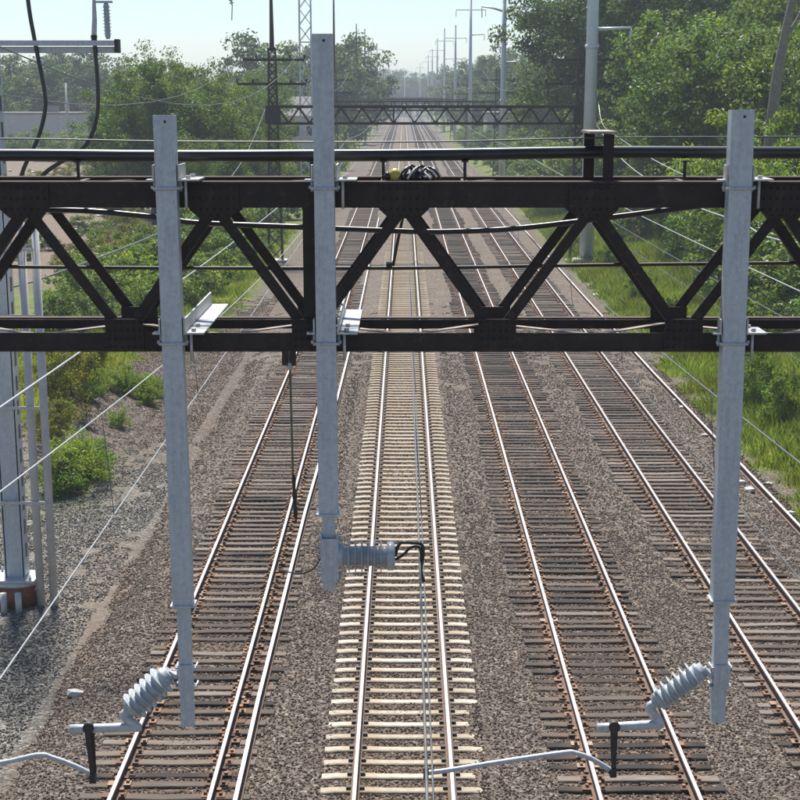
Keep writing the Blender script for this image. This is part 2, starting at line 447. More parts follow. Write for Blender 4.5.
def np_mesh(name, V, F, material, smooth=True):
    me = bpy.data.meshes.new(name)
    k = F.shape[1]
    me.vertices.add(len(V)); me.vertices.foreach_set('co', np.ascontiguousarray(V, np.float32).ravel())
    me.loops.add(F.size); me.loops.foreach_set('vertex_index', np.ascontiguousarray(F, np.int32).ravel())
    me.polygons.add(len(F)); me.polygons.foreach_set('loop_start', np.arange(0, F.size, k, dtype=np.int32))
    me.polygons.foreach_set('use_smooth', np.full(len(F), smooth))
    me.materials.append(material)
    me.update(calc_edges=True)
    return me
gme = np_mesh('ground', V, Fq, M['ground'])
X, Y = V[:, 0], V[:, 1]
edge = 0.7 * vnoise(X, Y, 1.6, 1) + 0.35 * vnoise(X, Y, 0.6, 4)
grass = sm(10.3, 11.3, X + edge) * sm(30, 44, Y + 4 * edge)
left = sm(-10.6, -12.4, X + 1.2 * edge) * sm(52, 62, Y + 4 * edge)
left = np.maximum(left, sm(-8.2, -9.2, X + 0.7 * edge) * sm(74, 84, Y))
left = np.maximum(left, sm(-7.8, -8.8, X + 0.8 * edge) * sm(-10.6, -9.6, X) * sm(84, 92, Y))
left = np.maximum(left, 0.85 * np.exp(-((X + 9.3) / 0.8) ** 2 - ((Y - 50) / 3.5) ** 2))
left = np.maximum(left, sm(-13.2, -14.2, X + edge) * sm(40, 52, Y + 4 * edge))
grass = np.maximum(grass, left)
grass = np.maximum(grass, sm(180, 300, Y) * (np.abs(X) > 11))
greyg = sm(-5.9, -6.6, X + 0.4 * edge) * sm(58, 46, Y + 3 * edge)
dirt = np.exp(-((X + 6.6 + 0.12 * (Y - 38)) / 0.75) ** 2) * sm(31, 35, Y) * sm(46, 42, Y) * 0.8
lot = sm(-15.5, -17.5, X + 1.5 * edge) * sm(96, 106, Y + 6 * edge) * sm(330, 290, Y)
dirt = np.maximum(dirt, lot); grass = grass * (1 - lot)
shoul = sm(8.9, 9.6, X) * sm(11.4, 10.6, X)
ca = gme.color_attributes.new('zone', 'FLOAT_COLOR', 'POINT')
ca.data.foreach_set('color', np.stack([grass, greyg, dirt, np.ones_like(dirt)], 1).astype(np.float32).ravel())
tag(link('ground', gme), kind='structure')

# ballast bed: stone-filled cribs between the ties, shoulders falling away on both sides
def ballast_z(x, y):
    x = np.asarray(x, float); y = np.asarray(y, float)
    z = -0.215 + 0.010 * vnoise(x, y, 0.7, 6) + 0.012 * vnoise(x, y, 2.2, 7)
    for c in (-1.85, 1.85, 5.55):
        z = z - 0.05 * np.exp(-((x - c) / 0.35) ** 2)
    for c in (-3.69, 0.0, 3.73, 7.42):
        z = z - ((0.010 + 0.018 * vnoise(x * .5, y, 5, 13 + c)) if c else 0.006 + .006 * vnoise(x, y, 3, 14)) * sm(1.32, 1.12, np.abs(x - c))
    z = z + 0.075 * np.exp(-((x - 1.32) / 0.17) ** 2) * sm(31.5, 30, y) * (0.7 + 0.5 * np.sin(y * 2.4))
    z = z - sm(-5.3, -6.8, x) * 0.30 - sm(9.0, 10.2, x) * 0.10
    return z
bx = np.concatenate([[-7.4], np.arange(-6.8, 10.3, 0.19), [10.6]])
by = np.concatenate([np.arange(14, 100, 0.5), np.arange(100, 260, 4), [260, 330, 450, 700, 1000, 1500]])
BX, BY = np.meshgrid(bx, by)
BZ = ballast_z(BX, BY); BZ[:, 0] = -0.75; BZ[:, -1] = -0.75
bidx = np.arange(BX.size).reshape(BX.shape)
BV = np.stack([BX.ravel(), BY.ravel(), BZ.ravel()], 1)
BF = np.stack([bidx[:-1, :-1].ravel(), bidx[:-1, 1:].ravel(), bidx[1:, 1:].ravel(), bidx[1:, :-1].ravel()], 1)
tag(link('ballast', np_mesh('ballast', BV, BF, M['ballast'])), kind='structure')

# loose stones lying on it
def scatter_group(name, density, size, material, seed):
    g = bpy.data.node_groups.new(name, 'GeometryNodeTree')
    g.interface.new_socket('Geometry', in_out='INPUT', socket_type='NodeSocketGeometry')
    g.interface.new_socket('Geometry', in_out='OUTPUT', socket_type='NodeSocketGeometry')
    N = g.nodes; L = g.links
    i = N.new('NodeGroupInput'); o = N.new('NodeGroupOutput')
    d = N.new('GeometryNodeDistributePointsOnFaces'); d.inputs['Density'].default_value = density; d.inputs['Seed'].default_value = seed
    ico = N.new('GeometryNodeMeshIcoSphere'); ico.inputs['Radius'].default_value = 0.5; ico.inputs['Subdivisions'].default_value = 1
    tr = N.new('GeometryNodeTransform'); tr.inputs['Scale'].default_value = (1.0, 0.78, 0.62)
    sp = N.new('GeometryNodeSetPosition')
    rp = N.new('FunctionNodeRandomValue'); rp.data_type = 'FLOAT_VECTOR'
    rp.inputs[0].default_value = (-0.13,) * 3; rp.inputs[1].default_value = (0.13,) * 3
    inst = N.new('GeometryNodeInstanceOnPoints')
    rs = N.new('FunctionNodeRandomValue'); rs.inputs[2].default_value = size * 0.6; rs.inputs[3].default_value = size * 1.45
    rr = N.new('FunctionNodeRandomValue'); rr.data_type = 'FLOAT_VECTOR'; rr.inputs[1].default_value = (6.28,) * 3
    sm_ = N.new('GeometryNodeSetMaterial'); sm_.inputs['Material'].default_value = material
    L.new(i.outputs[0], d.inputs['Mesh']); L.new(ico.outputs['Mesh'], sp.inputs['Geometry']); L.new(rp.outputs[0], sp.inputs['Offset'])
    L.new(sp.outputs[0], tr.inputs[0]); L.new(tr.outputs[0], sm_.inputs[0]); L.new(sm_.outputs[0], inst.inputs['Instance'])
    L.new(d.outputs['Points'], inst.inputs['Points'])
    L.new(rs.outputs[1], inst.inputs['Scale']); L.new(rr.outputs[0], inst.inputs['Rotation'])
    L.new(inst.outputs[0], o.inputs[0])
    return g
def emitter(name, x0, x1, y0, y1, zf, density, size, material, seed, dz=0.0, step=0.4, cond=None, fade=(1, 6)):
    ex = np.arange(x0, x1 + 0.01, step); ey = np.arange(y0, y1 + 0.01, step * 1.5)
    A, B = np.meshgrid(ex, ey); Z = zf(A, B) + dz
    id_ = np.arange(A.size).reshape(A.shape)
    F = np.stack([id_[:-1, :-1].ravel(), id_[:-1, 1:].ravel(), id_[1:, 1:].ravel(), id_[1:, :-1].ravel()], 1)
    VV = np.stack([A.ravel(), B.ravel(), Z.ravel()], 1)
    c = VV[F].mean(1); er = np.random.default_rng(seed + 30)
    F = F[er.random(len(F)) < sm(y0, y0 + fade[0], c[:, 1]) * sm(y1, y1 - fade[1], c[:, 1]) + 1e-6 * 0]
    if cond is not None:
        c = VV[F].mean(1); F = F[cond(c[:, 0], c[:, 1])]
    o = tag(link(name, np_mesh(name, VV, F, material)), kind='stuff')
    md = o.modifiers.new('scatter', 'NODES'); md.node_group = scatter_group(name, density, size, material, seed)
    return o
o = emitter('ballast_stones', -6.7, 10.4, 21, 52, ballast_z, 260, 0.052, M['bstones'], 1, 0.004, step=.2, fade=(.5, 16))
tag(o, 'loose brown ballast stones filling the track bed near the gantry', 'ballast')
o = emitter('ballast_stones', -6.9, 10.4, 32, 100, ballast_z, 110, 0.060, M['bstones'], 2, 0.004, fade=(12, 40))
tag(o, 'loose brown ballast stones farther along the track bed', 'ballast')
o = emitter('gravel_stones', -13, -6.4, 20, 58, ground_z, 230, 0.056, M['gstones'], 3, 0.008, fade=(1, 12),
            cond=lambda x, y: (x > -12.4 + 0.6 * np.sin(y)) & (np.random.default_rng(3).random(len(x)) > 0.06))
tag(o, 'loose grey gravel beside the cable column', 'gravel')
o = emitter('mound_stones', -12.8, -6.6, 52, 104, ground_z, 150, 0.06, M['bstones'], 4, fade=(6, 14))
tag(o, 'brown gravel heaped in a low mound behind the column', 'gravel')

# ------------------------------------------------------------------ tracks
TRK = [(-3.69, 'wood'), (0.0, 'concrete'), (3.73, 'wood'), (7.42, 'wood')]
TLAB = ['wooden tie track with a bare spare rail lying alongside it',
        'track on pale concrete ties with clean cream coloured bars',
        'wooden tie track between the concrete tie track and another wooden one',
        'wooden tie track nearest the grassy bank']
G2 = 0.7525
RAILP = [(-.070, 0), (.070, 0), (.070, .012), (.012, .030), (.012, .128), (.036, .140), (.036, .166), (.028, .171), (-.028, .171), (-.036, .166), (-.036, .140), (-.012, .128), (-.012, .030), (-.070, .012)]
def rail_mesh(name, material, y0, y1, prof):
    m = MB(); n = len(prof)
    V = [(x, y0, z) for x, z in prof] + [(x, y1, z) for x, z in prof]
    F = [(n + k, n + (k + 1) % n, (k + 1) % n, k) for k in range(n)] + [tuple(range(n)), tuple(reversed(range(n, 2 * n)))]
    m.add(V, F); return m.mesh(name, material)
ZR = -0.171
rail_me = rail_mesh('rail', M['railside'], 16, 1450, [(x, z + ZR) for x, z in RAILP])
head_me = rail_mesh('running_surface', M['railtop'], 16, 1450, [(-.031, -.004), (.031, -.004), (.027, .003), (-.027, .003)])
def tie_box(L, W, H, jit, rnd):
    m = MB()
    nseg = 4
    V = []; F = []
    for i in range(nseg + 1):
        x = -L / 2 + L * i / nseg
        dy = rnd.uniform(-jit, jit); dz = rnd.uniform(-jit, jit) * 0.6
        V += [(x, -W / 2 + dy, -H), (x, W / 2 + dy, -H), (x, W / 2 + dy, -0.012 + dz), (x, W / 2 - 0.012 + dy, dz), (x, -W / 2 + 0.012 + dy, dz), (x, -W / 2 + dy, -0.012 + dz)]
    for i in range(nseg):
        for k in range(6):
            a = i * 6 + k; b = i * 6 + (k + 1) % 6
            F.append((b, a, a + 6, b + 6))
    F += [tuple(range(6)), tuple(reversed(range(nseg * 6, nseg * 6 + 6)))]
    m.add(V, F); return m
rr_ = random.Random(5)
wood_me = [tie_box(2.6 + rr_.uniform(-.06, .06), 0.215 + rr_.uniform(-.03, .012), 0.16, 0.014, rr_).mesh('tie', M['tie_wood']) for _ in range(10)]
dark_me = []
for m_ in wood_me:
    d_ = m_.copy(); d_.materials[0] = M['tie_dark']; dark_me.append(d_)
def conc_box(rnd):
    m = MB(); V = []; F = []
    st = [(-1.3, .112, -.022), (-1.05, .108, -.004), (-.55, .106, -.004), (-.3, .098, -.012), (.3, .098, -.012), (.55, .106, -.004), (1.05, .108, -.004), (1.3, .112, -.022)]
    for x, hw, zt in st:
        V += [(x, -hw - .012, -.19), (x, hw + .012, -.19), (x, hw, zt - .015), (x, hw - .02, zt), (x, -hw + .02, zt), (x, -hw, zt - .015)]
    for i in range(len(st) - 1):
        for k in range(6):
            a = i * 6 + k; b = i * 6 + (k + 1) % 6
            F.append((b, a, a + 6, b + 6))
    F += [tuple(range(6)), tuple(reversed(range(len(V) - 6, len(V))))]
    m.add(V, F); return m
conc_me = [conc_box(rr_).mesh('tie', M['tie_conc'])]
for ti, (tx, kind) in enumerate(TRK):
    t = empty('railway_track', (tx, 0, 0), TLAB[ti], 'railway track', 'parallel tracks of the railway')
    for s_ in (-1, 1):
        r_ = link('rail', rail_me, t, (s_ * G2, 0, 0))
        link('running_surface', head_me, r_)
    sp = 0.61 if kind == 'concrete' else 0.495
    y = 20.0 + ti * 0.17
    rnd = random.Random(100 + ti)
    far = MB(); pl = MB(); cl = MB()
    bunch = 0; boff = 0
    while y < 950:
        if bunch <= 0:
            bunch = rnd.randint(6, 26); boff = rnd.uniform(-0.14, 0.14)
        bunch -= 1
        yy = y + (rnd.uniform(-.05, .05) if kind == 'wood' else 0)
        xo = (boff + rnd.uniform(-.05, .05)) if kind == 'wood' else rnd.uniform(-.01, .01)
        zt = ZR - (abs(rnd.gauss(0, 0.013)) if kind == 'wood' else rnd.uniform(0, .006))
        if y < 128:
            o = link('tie', rnd.choice(conc_me if kind != 'wood' else (dark_me if ti == 2 and rnd.random() < .8 else wood_me)), t, (xo, yy, zt))
            o.rotation_euler = (0, 0, rnd.gauss(0, .018) if kind == 'wood' else 0)
        else:
            far.box((xo, yy, zt - .06), (2.6, .22, .12))
        if y < 150:
            for s_ in (-1, 1):
                if kind == 'wood':
                    dx = rnd.uniform(-.02, .02)
                    pl.box((s_ * (G2 + .01) + dx, yy, ZR + .006), (.36, .19, .014))
                    for ex in (-.12, .12):
                        if rnd.random() < .9:
                            pl.box((s_ * G2 + ex, yy + rnd.uniform(-.06, .06), ZR + .026), (.05, .07, .05))
                    if rnd.random() < .75:
                        pl.box((s_ * G2 + .075, yy + .16, ZR + .015), (.07, .10, .07))
                        pl.box((s_ * G2 - .075, yy + .16, ZR + .015), (.07, .10, .07))
                else:
                    for ex in (-.105, .105):
                        cl.box((s_ * G2 + ex, yy, ZR + .022), (.075, .09, .04))
        y += sp
    o = far.build('tie_rows', (M['tie_dark_far'] if ti == 2 else M['tie_wood_far']) if kind == 'wood' else M['tie_conc_far'], t); o['kind'] = 'stuff'
    if pl.v:
        o = pl.build('tie_plates', M['plate'], t); o['kind'] = 'stuff'
    if cl.v:
        o = cl.build('rail_clips', M['blacksteel'], t); o['kind'] = 'stuff'

# spare rails lying on the ballast
def spare_rail(pts, label):
    o = empty('spare_rail', pts[0], label, 'rail')
    m = MB()
    p0 = Vector(pts[0])
    for a, b in zip(pts[:-1], pts[1:]):
        a, b = Vector(a) - p0, Vector(b) - p0
        for i in range(len(RAILP)): pass
    n = len(RAILP); V = []; F = []
    for p in pts:
        p = Vector(p) - p0
        V += [(p.x + x, p.y, p.z + z) for x, z in RAILP]
    for j in range(len(pts) - 1):
        F += [((j + 1) * n + k, (j + 1) * n + (k + 1) % n, j * n + (k + 1) % n, j * n + k) for k in range(n)]
    F += [tuple(range(n)), tuple(reversed(range(len(V) - n, len(V))))]
    m.add(V, F)
    m.build('rail_bar', M['railside'], o)
    h = MB()
    for a, b in zip(pts[:-1], pts[1:]):
        a, b = Vector(a) - p0, Vector(b) - p0
        h.beam(a + Vector((0, 0, .172)), b + Vector((0, 0, .172)), .064, .008)
    h.build('rail_head', M['spare'], o)
spare_rail([(-2.50, 17, -.172), (-2.56, 30, -.172), (-2.52, 45, -.172), (-2.34, 62, -.172), (-2.2, 90, -.172), (-2.2, 160, -.172)], 'bare spare rail lying on wooden tie ends beside the concrete tie track')
spare_rail([(9.95, 30, -.27), (9.85, 45, -.27), (9.66, 70, -.27), (9.62, 110, -.27), (9.62, 190, -.27)], 'bare pale spare rail lying along the edge of the grassy bank')

# ------------------------------------------------------------------ truss gantries
GY0, GSP = 13.35, 108.3
PAN = 1.372
Z_TOP, Z_BOT = 9.60, 8.465
DEP = 0.80
XL, XR = -8.55, 11.5
def rivets(mb, cx, cz, w_, h_, y, nxr, nzr, r=0.012):
    for i in range(nxr):
        for j in range(nzr):
            x = cx - w_ / 2 + w_ * i / max(1, nxr - 1); z = cz - h_ / 2 + h_ * j / max(1, nzr - 1)
            mb.lathe((x, y, z), (x, y - 0.012, z), [(0, r), (0.6, r * .85), (1, r * .4)], 6)
def lattice_mast(root, x, y, z0, z1, w0, w1, pole_top, arms, m):
    p = MB()
    def wd(z): return w0 + (w1 - w0) * (z - z0) / (z1 - z0)
    for sx in (-1, 1):
        for sy in (-1, 1):
            p.beam((x + sx * w0 / 2, y + sy * w0 / 2, z0), (x + sx * w1 / 2, y + sy * w1 / 2, z1), .10, .10)
    mast = p.build('mast', m, root)
    q = MB(); z = z0; k = 0
    while z < z1 - .3:
        h = wd(z) * 0.95
        zb = min(z + h, z1)
        a, b = wd(z) / 2, wd(zb) / 2
        for s_ in (-1, 1):
            q.beam((x - a, y + s_ * a, z), (x + b, y + s_ * b, zb), .06, .02, up=(0, 1, 0))
            q.beam((x + a, y + s_ * a, z), (x - b, y + s_ * b, zb), .06, .02, up=(0, 1, 0))
            q.beam((x + s_ * a, y - a, z), (x + s_ * b, y + b, zb), .06, .02, up=(1, 0, 0))
            q.beam((x + s_ * a, y + a, z), (x + s_ * b, y - b, zb), .06, .02, up=(1, 0, 0))
        z = zb
    q.build('mast_bracing', m, mast)['kind'] = 'stuff'
    if pole_top > z1:
        MB().tube([(x, y, z1 - .2), (x, y, pole_top)], [.16, .09], 8).build('pole_top', m, mast)
    for za, l0, l1 in arms:
        a = MB().beam((x - l0, y, za), (x + l1, y, za), .16, .16)
        for e in (-l0, l1, -l0 * .55, l1 * .55):
            a.lathe((x + e, y, za + .08), (x + e, y, za + .34), [(0, .03), (.3, .09), (.5, .05), (.7, .09), (1, .03)], 8)
        a.build('crossarm', m, mast)
    MB().box((x, y, z0 - .12), (w0 + .6, w0 + .6, .44)).build('footing', M['concrete'], mast)

def gantry_detailed(Y0, label, near):
    g = empty('truss_gantry', (0, Y0, -.4), label, 'gantry', 'truss gantries spanning the tracks')
    off = -.4
    g_m = M['truss']
    n0 = int(math.floor(XL / PAN)); n1 = int(math.ceil(XR / PAN))
    for fy in (0, DEP):
        yy = fy
        c = MB()
        c.box(((XL + XR) / 2, yy, Z_TOP - .085 - off), (XR - XL, .014, .17))
        tc_ = c.build('top_chord', g_m, g)
        MB().box(((XL + XR) / 2, yy + .058, Z_TOP + .008 - off), (XR - XL, .15, .014)).build('chord_flange', M['flange'], tc_)
        c = MB()
        if fy: c.box(((XL + XR) / 2, yy, Z_BOT + .030 - off), (XR - XL, .014, .070))
        else: c.box(((XL + XR) / 2, yy, Z_BOT + .0 - off), (XR - XL, .014, .125))
        bc_ = c.build('bottom_chord', g_m, g)
        MB().box(((XL + XR) / 2, yy + .060, Z_BOT - .070 - off) if not fy else ((XL + XR) / 2, yy + .06, Z_BOT + .072 - off), (XR - XL, .15 if not fy else .1, .012)).build('chord_flange', M['flange'], bc_)
    # diagonals: shared meshes
    dmesh = {}
    for sgn in (-1, 1):
        a = Vector((0, 0, Z_TOP - .16 - off)); b = Vector((sgn * PAN / 2, 0, Z_BOT + .04 - off))
        m = MB().beam(a, b, .016, .072, up=(1, 0, 0))
        d = (b - a).normalized(); side = Vector((-d.z, 0, d.x)) * .034
        if side.x * sgn > 0: side = -side
        m.beam(a + side + Vector((0, .045, 0)), b + side + Vector((0, .045, 0)), .085, .014, up=(-d.z, 0, d.x))
        dmesh[sgn] = m.mesh('diagonal', g_m)
    tg = MB(); tg.add([(-.18, 0, .02), (.18, 0, .02), (.18, 0, -.15), (.11, 0, -.215), (-.11, 0, -.215), (-.18, 0, -.15)] + [(x, .012, z) for x, z in [(-.18, .02), (.18, .02), (.18, -.15), (.11, -.215), (-.11, -.215), (-.18, -.15)]],
           [(5, 4, 3, 2, 1, 0), (6, 7, 8, 9, 10, 11)] + [(k, (k + 1) % 6, 6 + (k + 1) % 6, 6 + k) for k in range(6)])
    tgm = tg.mesh('gusset_plate', g_m)
    bgm = MB().box((0, .006, .05), (.28, .012, .23)).mesh('gusset_plate', g_m)
    rv = MB(); rivets(rv, 0, -.075, .29, .15, 0, 7, 3); rivets(rv, 0, -.19, .16, .01, 0, 4, 1); rtm = rv.mesh('rivets', g_m)
    rv = MB(); rivets(rv, 0, .05, .23, .18, 0, 6, 4); rbm = rv.mesh('rivets', g_m)
    for k in range(n0, n1 + 1):
        for fy in (-.016, DEP - .016):
            x = k * PAN
            if XL + .2 < x < XR - .2:
                o = link('gusset_plate', tgm, g, (x, fy - .004, Z_TOP - .03 - off))
                if fy < 0 and near: ob = link('rivets', rtm, o); ob['kind'] = 'stuff'
                for s_ in (-1, 1):
                    if XL + .2 < x + s_ * PAN / 2 < XR - .2:
                        link('diagonal', dmesh[s_], g, (x, fy + .036, 0))
            x = (k + .5) * PAN
            if XL + .2 < x < XR - .2:
                o = link('gusset_plate', bgm, g, (x, fy - .004, Z_BOT - off))
                if fy < 0 and near: ob = link('rivets', rbm, o); ob['kind'] = 'stuff'
    # verticals, top and bottom lacing
    vx = -.5 * PAN
    for fy in (0, DEP):
        MB().beam((vx, fy + .03, Z_BOT + .05 - off), (vx, fy + .03, Z_TOP - .02 - off), .10, .05, up=(0, 1, 0)).build('vertical_post', g_m, g)
    for k in range(n0, n1):
        for zz, w_ in ((Z_BOT + .035 - off, .06), (Z_TOP - .02 - off, .05)):
            x0, x1, x2 = k * PAN, (k + .5) * PAN, (k + 1) * PAN
            if x0 < XL + .3 or x2 > XR - .3: continue
            lm = M['lacing'] if zz < 9.4 + .4 - .5 else g_m
            MB().beam((x0, .06, zz), (x1, DEP - .02, zz + .012), w_, .008).build('lacing_bar', lm, g)
            MB().beam((x1, DEP - .02, zz), (x2, .06, zz + .012), w_, .008).build('lacing_bar', lm, g)
    la = [(12.45 - off, 1.9, 2.1), (10.95 - off, 2.3, 2.2)]
    lattice_mast(g, XL, DEP / 2, 0.0, 13.6, .92, .42, 17.5, la, M['truss_far'])
    lattice_mast(g, XR, DEP / 2, 0.0, 13.8, .92, .42, 0, la, M['truss_far'])
    for x in (XL, XR):
        MB().box((x, DEP / 2, (Z_TOP + Z_BOT) / 2 - off), (.95, DEP + .1, 1.15)).build('end_plate', g_m, g)
    return g
GL = ['blackened steel truss gantry close up with galvanized drop posts clamped to it',
      'second black truss gantry between two dark lattice masts farther down the tracks']
gantry_detailed(GY0, GL[0], True)
g2 = gantry_detailed(GY0 + GSP, GL[1], False)
MB().beam((XL - 3.0, DEP / 2, 17.35), (XL + .6, DEP / 2, 17.35), .12, .12).build('crossarm', M['truss_far'], g2)
hi = empty('hanging_insulator', (XL - 2.75, GY0 + GSP + DEP / 2, 16.9), 'grey insulator string hanging from the high arm of the second gantry mast', 'insulator')
MB().lathe((0, 0, 0), (.25, 0, -1.1), [(0, .04)] + [q for i in range(6) for q in ((.06 + i * .15, .05), (.09 + i * .15, .15), (.13 + i * .15, .14), (.15 + i * .15, .05))] + [(1, .04)], 12).build('insulator_discs', M['porcelain'], hi)
MB().tube([(.25, 0, -1.1), (.2, 0, -2.0)], .03, 6).build('tail_wire', M['wire_dark'], hi)
def gantry_far():
    g = empty('truss_gantry', (0, 0, -.4), 'hazy dark truss gantry in the row of far gantries', 'gantry', 'far gantries beyond the second one')
    off = -.4
    m = MB()
    for fy in (0, DEP):
        m.box((1.45, fy, Z_TOP - .08 - off), (20, .12, .2)); m.box((1.45, fy, Z_BOT - off), (20, .12, .18))
        for k in range(-6, 8):
            m.beam((k * PAN, fy, Z_TOP - off), ((k + .5) * PAN, fy, Z_BOT - off), .1, .1, up=(0, 1, 0))
            m.beam(((k + .5) * PAN, fy, Z_BOT - off), ((k + 1) * PAN, fy, Z_TOP - off), .1, .1, up=(0, 1, 0))
    m.build('truss', M['truss_far'], g)
    lattice_mast(g, XL, DEP / 2, 0.0, 13.6, .92, .42, 23, [(12.45, 1.9, 2.1), (10.95, 2.3, 2.2)], M['truss_far'])
    lattice_mast(g, XR, DEP / 2, 0.0, 13.8, .92, .42, 0, [(12.45, 1.9, 2.1), (10.95, 2.3, 2.2)], M['truss_far'])
    return g
gf = gantry_far()
gf.location.y = GY0 + GSP * 2
for k in range(3, 11):
    c = copy_tree(gf); c.location.y = GY0 + GSP * k

# ------------------------------------------------------------------ cables along the near gantry
def px_path(pts, y): return [on_y(u, v, y) for u, v in pts]
def smooth_path(P, n=6):
    P = [Vector(p) for p in P]; out = []
    for i in range(len(P) - 1):
        p0, p1, p2, p3 = P[max(i - 1, 0)], P[i], P[i + 1], P[min(i + 2, len(P) - 1)]
        for k in range(n):
            t = k / n
            out.append(0.5 * ((2 * p1) + (p2 - p0) * t + (2 * p0 - 5 * p1 + 4 * p2 - p3) * t * t + (3 * p1 - p0 - 3 * p2 + p3) * t ** 3))
    out.append(P[-1]); return out
def run(name, pts, r, material, label, cat, n=10, group=None, smooth=True):
    P = smooth_path(pts) if smooth else pts
    base = Vector(pts[0])
    o = MB().tube([p - base for p in P], r, n).build(name, material, None, base)
    return tag(o, label, cat, group)
YT = GY0 + DEP + .02
fe = px_path([(0, 155), (150, 156), (320, 155.5), (450, 154.5), (605, 152), (800, 152.5)], GY0 + .35)
fe = [Vector((XL + .3, fe[0].y, fe[0].z + .02)), Vector((-5.5, fe[0].y, fe[0].z - .01))] + fe + [Vector((6.5, fe[0].y, fe[-1].z)), Vector((XR - .3, fe[0].y, fe[-1].z + .01))]
run('feeder_cable', fe, .045, M['pipe'], 'thick glossy black cable carried straight above the near truss', 'cable', 14)
ms = [p + Vector((0, 0, .105 + .012 * math.sin(i))) for i, p in enumerate(fe)]
run('support_wire', ms, .0065, M['wire_dark'], 'thin grey wire strung just above the thick black cable', 'wire', 6)
# little ties between wire and cable
def bracket(u, big):
    p = on_y(u, 168, GY0 + .1)
    if big:
        o = empty('cable_bracket', (p.x, GY0 + .05, Z_TOP + .015), 'rusty twin upright bracket with flat cap holding the black cable', 'bracket')
        MB().box((-.0, -.02, .165), (.075, .012, .33)).box((.03, .01, .165), (.012, .06, .33)).build('upright', M['truss'], o)
        MB().box((-.095, .45, .165), (.075, .012, .33)).box((-.06, .48, .165), (.012, .06, .33)).build('upright', M['truss'], o)
        MB().box((-.05, .2, .343), (.20, .62, .016)).build('cap_plate', M['lacing'], o)
    else:
        o = empty('cable_stub', (p.x, GY0 + .35, Z_TOP + .01), 'short dark stub post between truss chord and black cable', 'bracket', 'stub posts under the black cable')
        MB().box((0, 0, .06), (.022, .022, .15)).build('stub', M['blacksteel'], o)
        MB().box((0, 0, .135), (.05, .09, .012)).build('saddle', M['blacksteel'], o)
        MB().box((0, 0.2, -.014), (.04, .9, .012)).build('foot', M['blacksteel'], o)
bracket(607, True)
for u in (72, 310, 383, 466, 690): bracket(u, False)
# sagging cable inside the truss
sg = px_path([(-60, 203), (28, 209), (90, 211), (155, 217), (200, 223), (300, 227), (400, 231), (450, 231.5), (520, 228), (620, 216), (690, 207), (760, 199), (800, 197)], GY0 + .5)
run('sagging_cable', sg, .021, M['pipe'], 'black cable sagging inside the near truss between the chords', 'cable', 12)
rod = px_path([(-80, 266), (180, 268), (400, 268), (600, 265), (880, 262)], GY0 + DEP + .07)
run('cross_rod', rod, .014, M['blacksteel'], 'thin dark rod running level along the back of the near truss', 'rod', 8)
r0 = px_path([(404, 212), (398, 240), (393, 266)], GY0 + .62)
o = empty('rod_hanger', r0[0], 'small rusty hanger dropping from the truss to the thin level rod', 'hanger')
MB().tube([p - r0[0] for p in r0], .011, 8).build('hanger_rod', M['blacksteel'], o)
MB().box(r0[-1] - r0[0] + Vector((-.03, .12, 0)), (.045, .2, .035)).build('clamp', M['blacksteel'], o)
# insulator and loops on the top of the truss
pe = on_y(395, 176, GY0 + .12)
o = empty('cable_joint', (pe.x, GY0 + .12, Z_TOP + .018), 'yellow capped cable joint with tangled black and white leads on the truss', 'cable joint')
MB().lathe((0, 0, 0), (0, 0, .085), [(0, .04), (.45, .046), (.8, .036), (1, .012)], 14).build('yellow_cap', M['yellow'], o)
MB().lathe((-.055, -.01, 0), (-.055, -.01, .06), [(0, .022), (.7, .026), (1, .01)], 10).build('end_boot', M['black'], o)
lb = MB(); lw = MB()
for i in range(5):
    x = .07 + i * .035
    pts = smooth_path([(x - .05, -.03, .012), (x, .02, .075 + .02 * (i % 2)), (x + .04, .05, .09), (x + .08, .0, .03 + .01 * i), (x + .12, -.03, .012)], 5)
    (lb if i != 2 else lw).tube(pts, .010 if i != 2 else .008, 8)
lb.build('black_leads', M['black'], o); lw.build('white_lead', M['white'], o)
MB().beam((.02, .02, .02), (.24, .05, .05), .05, .03).build('lead_clamp', M['blacksteel'], o)

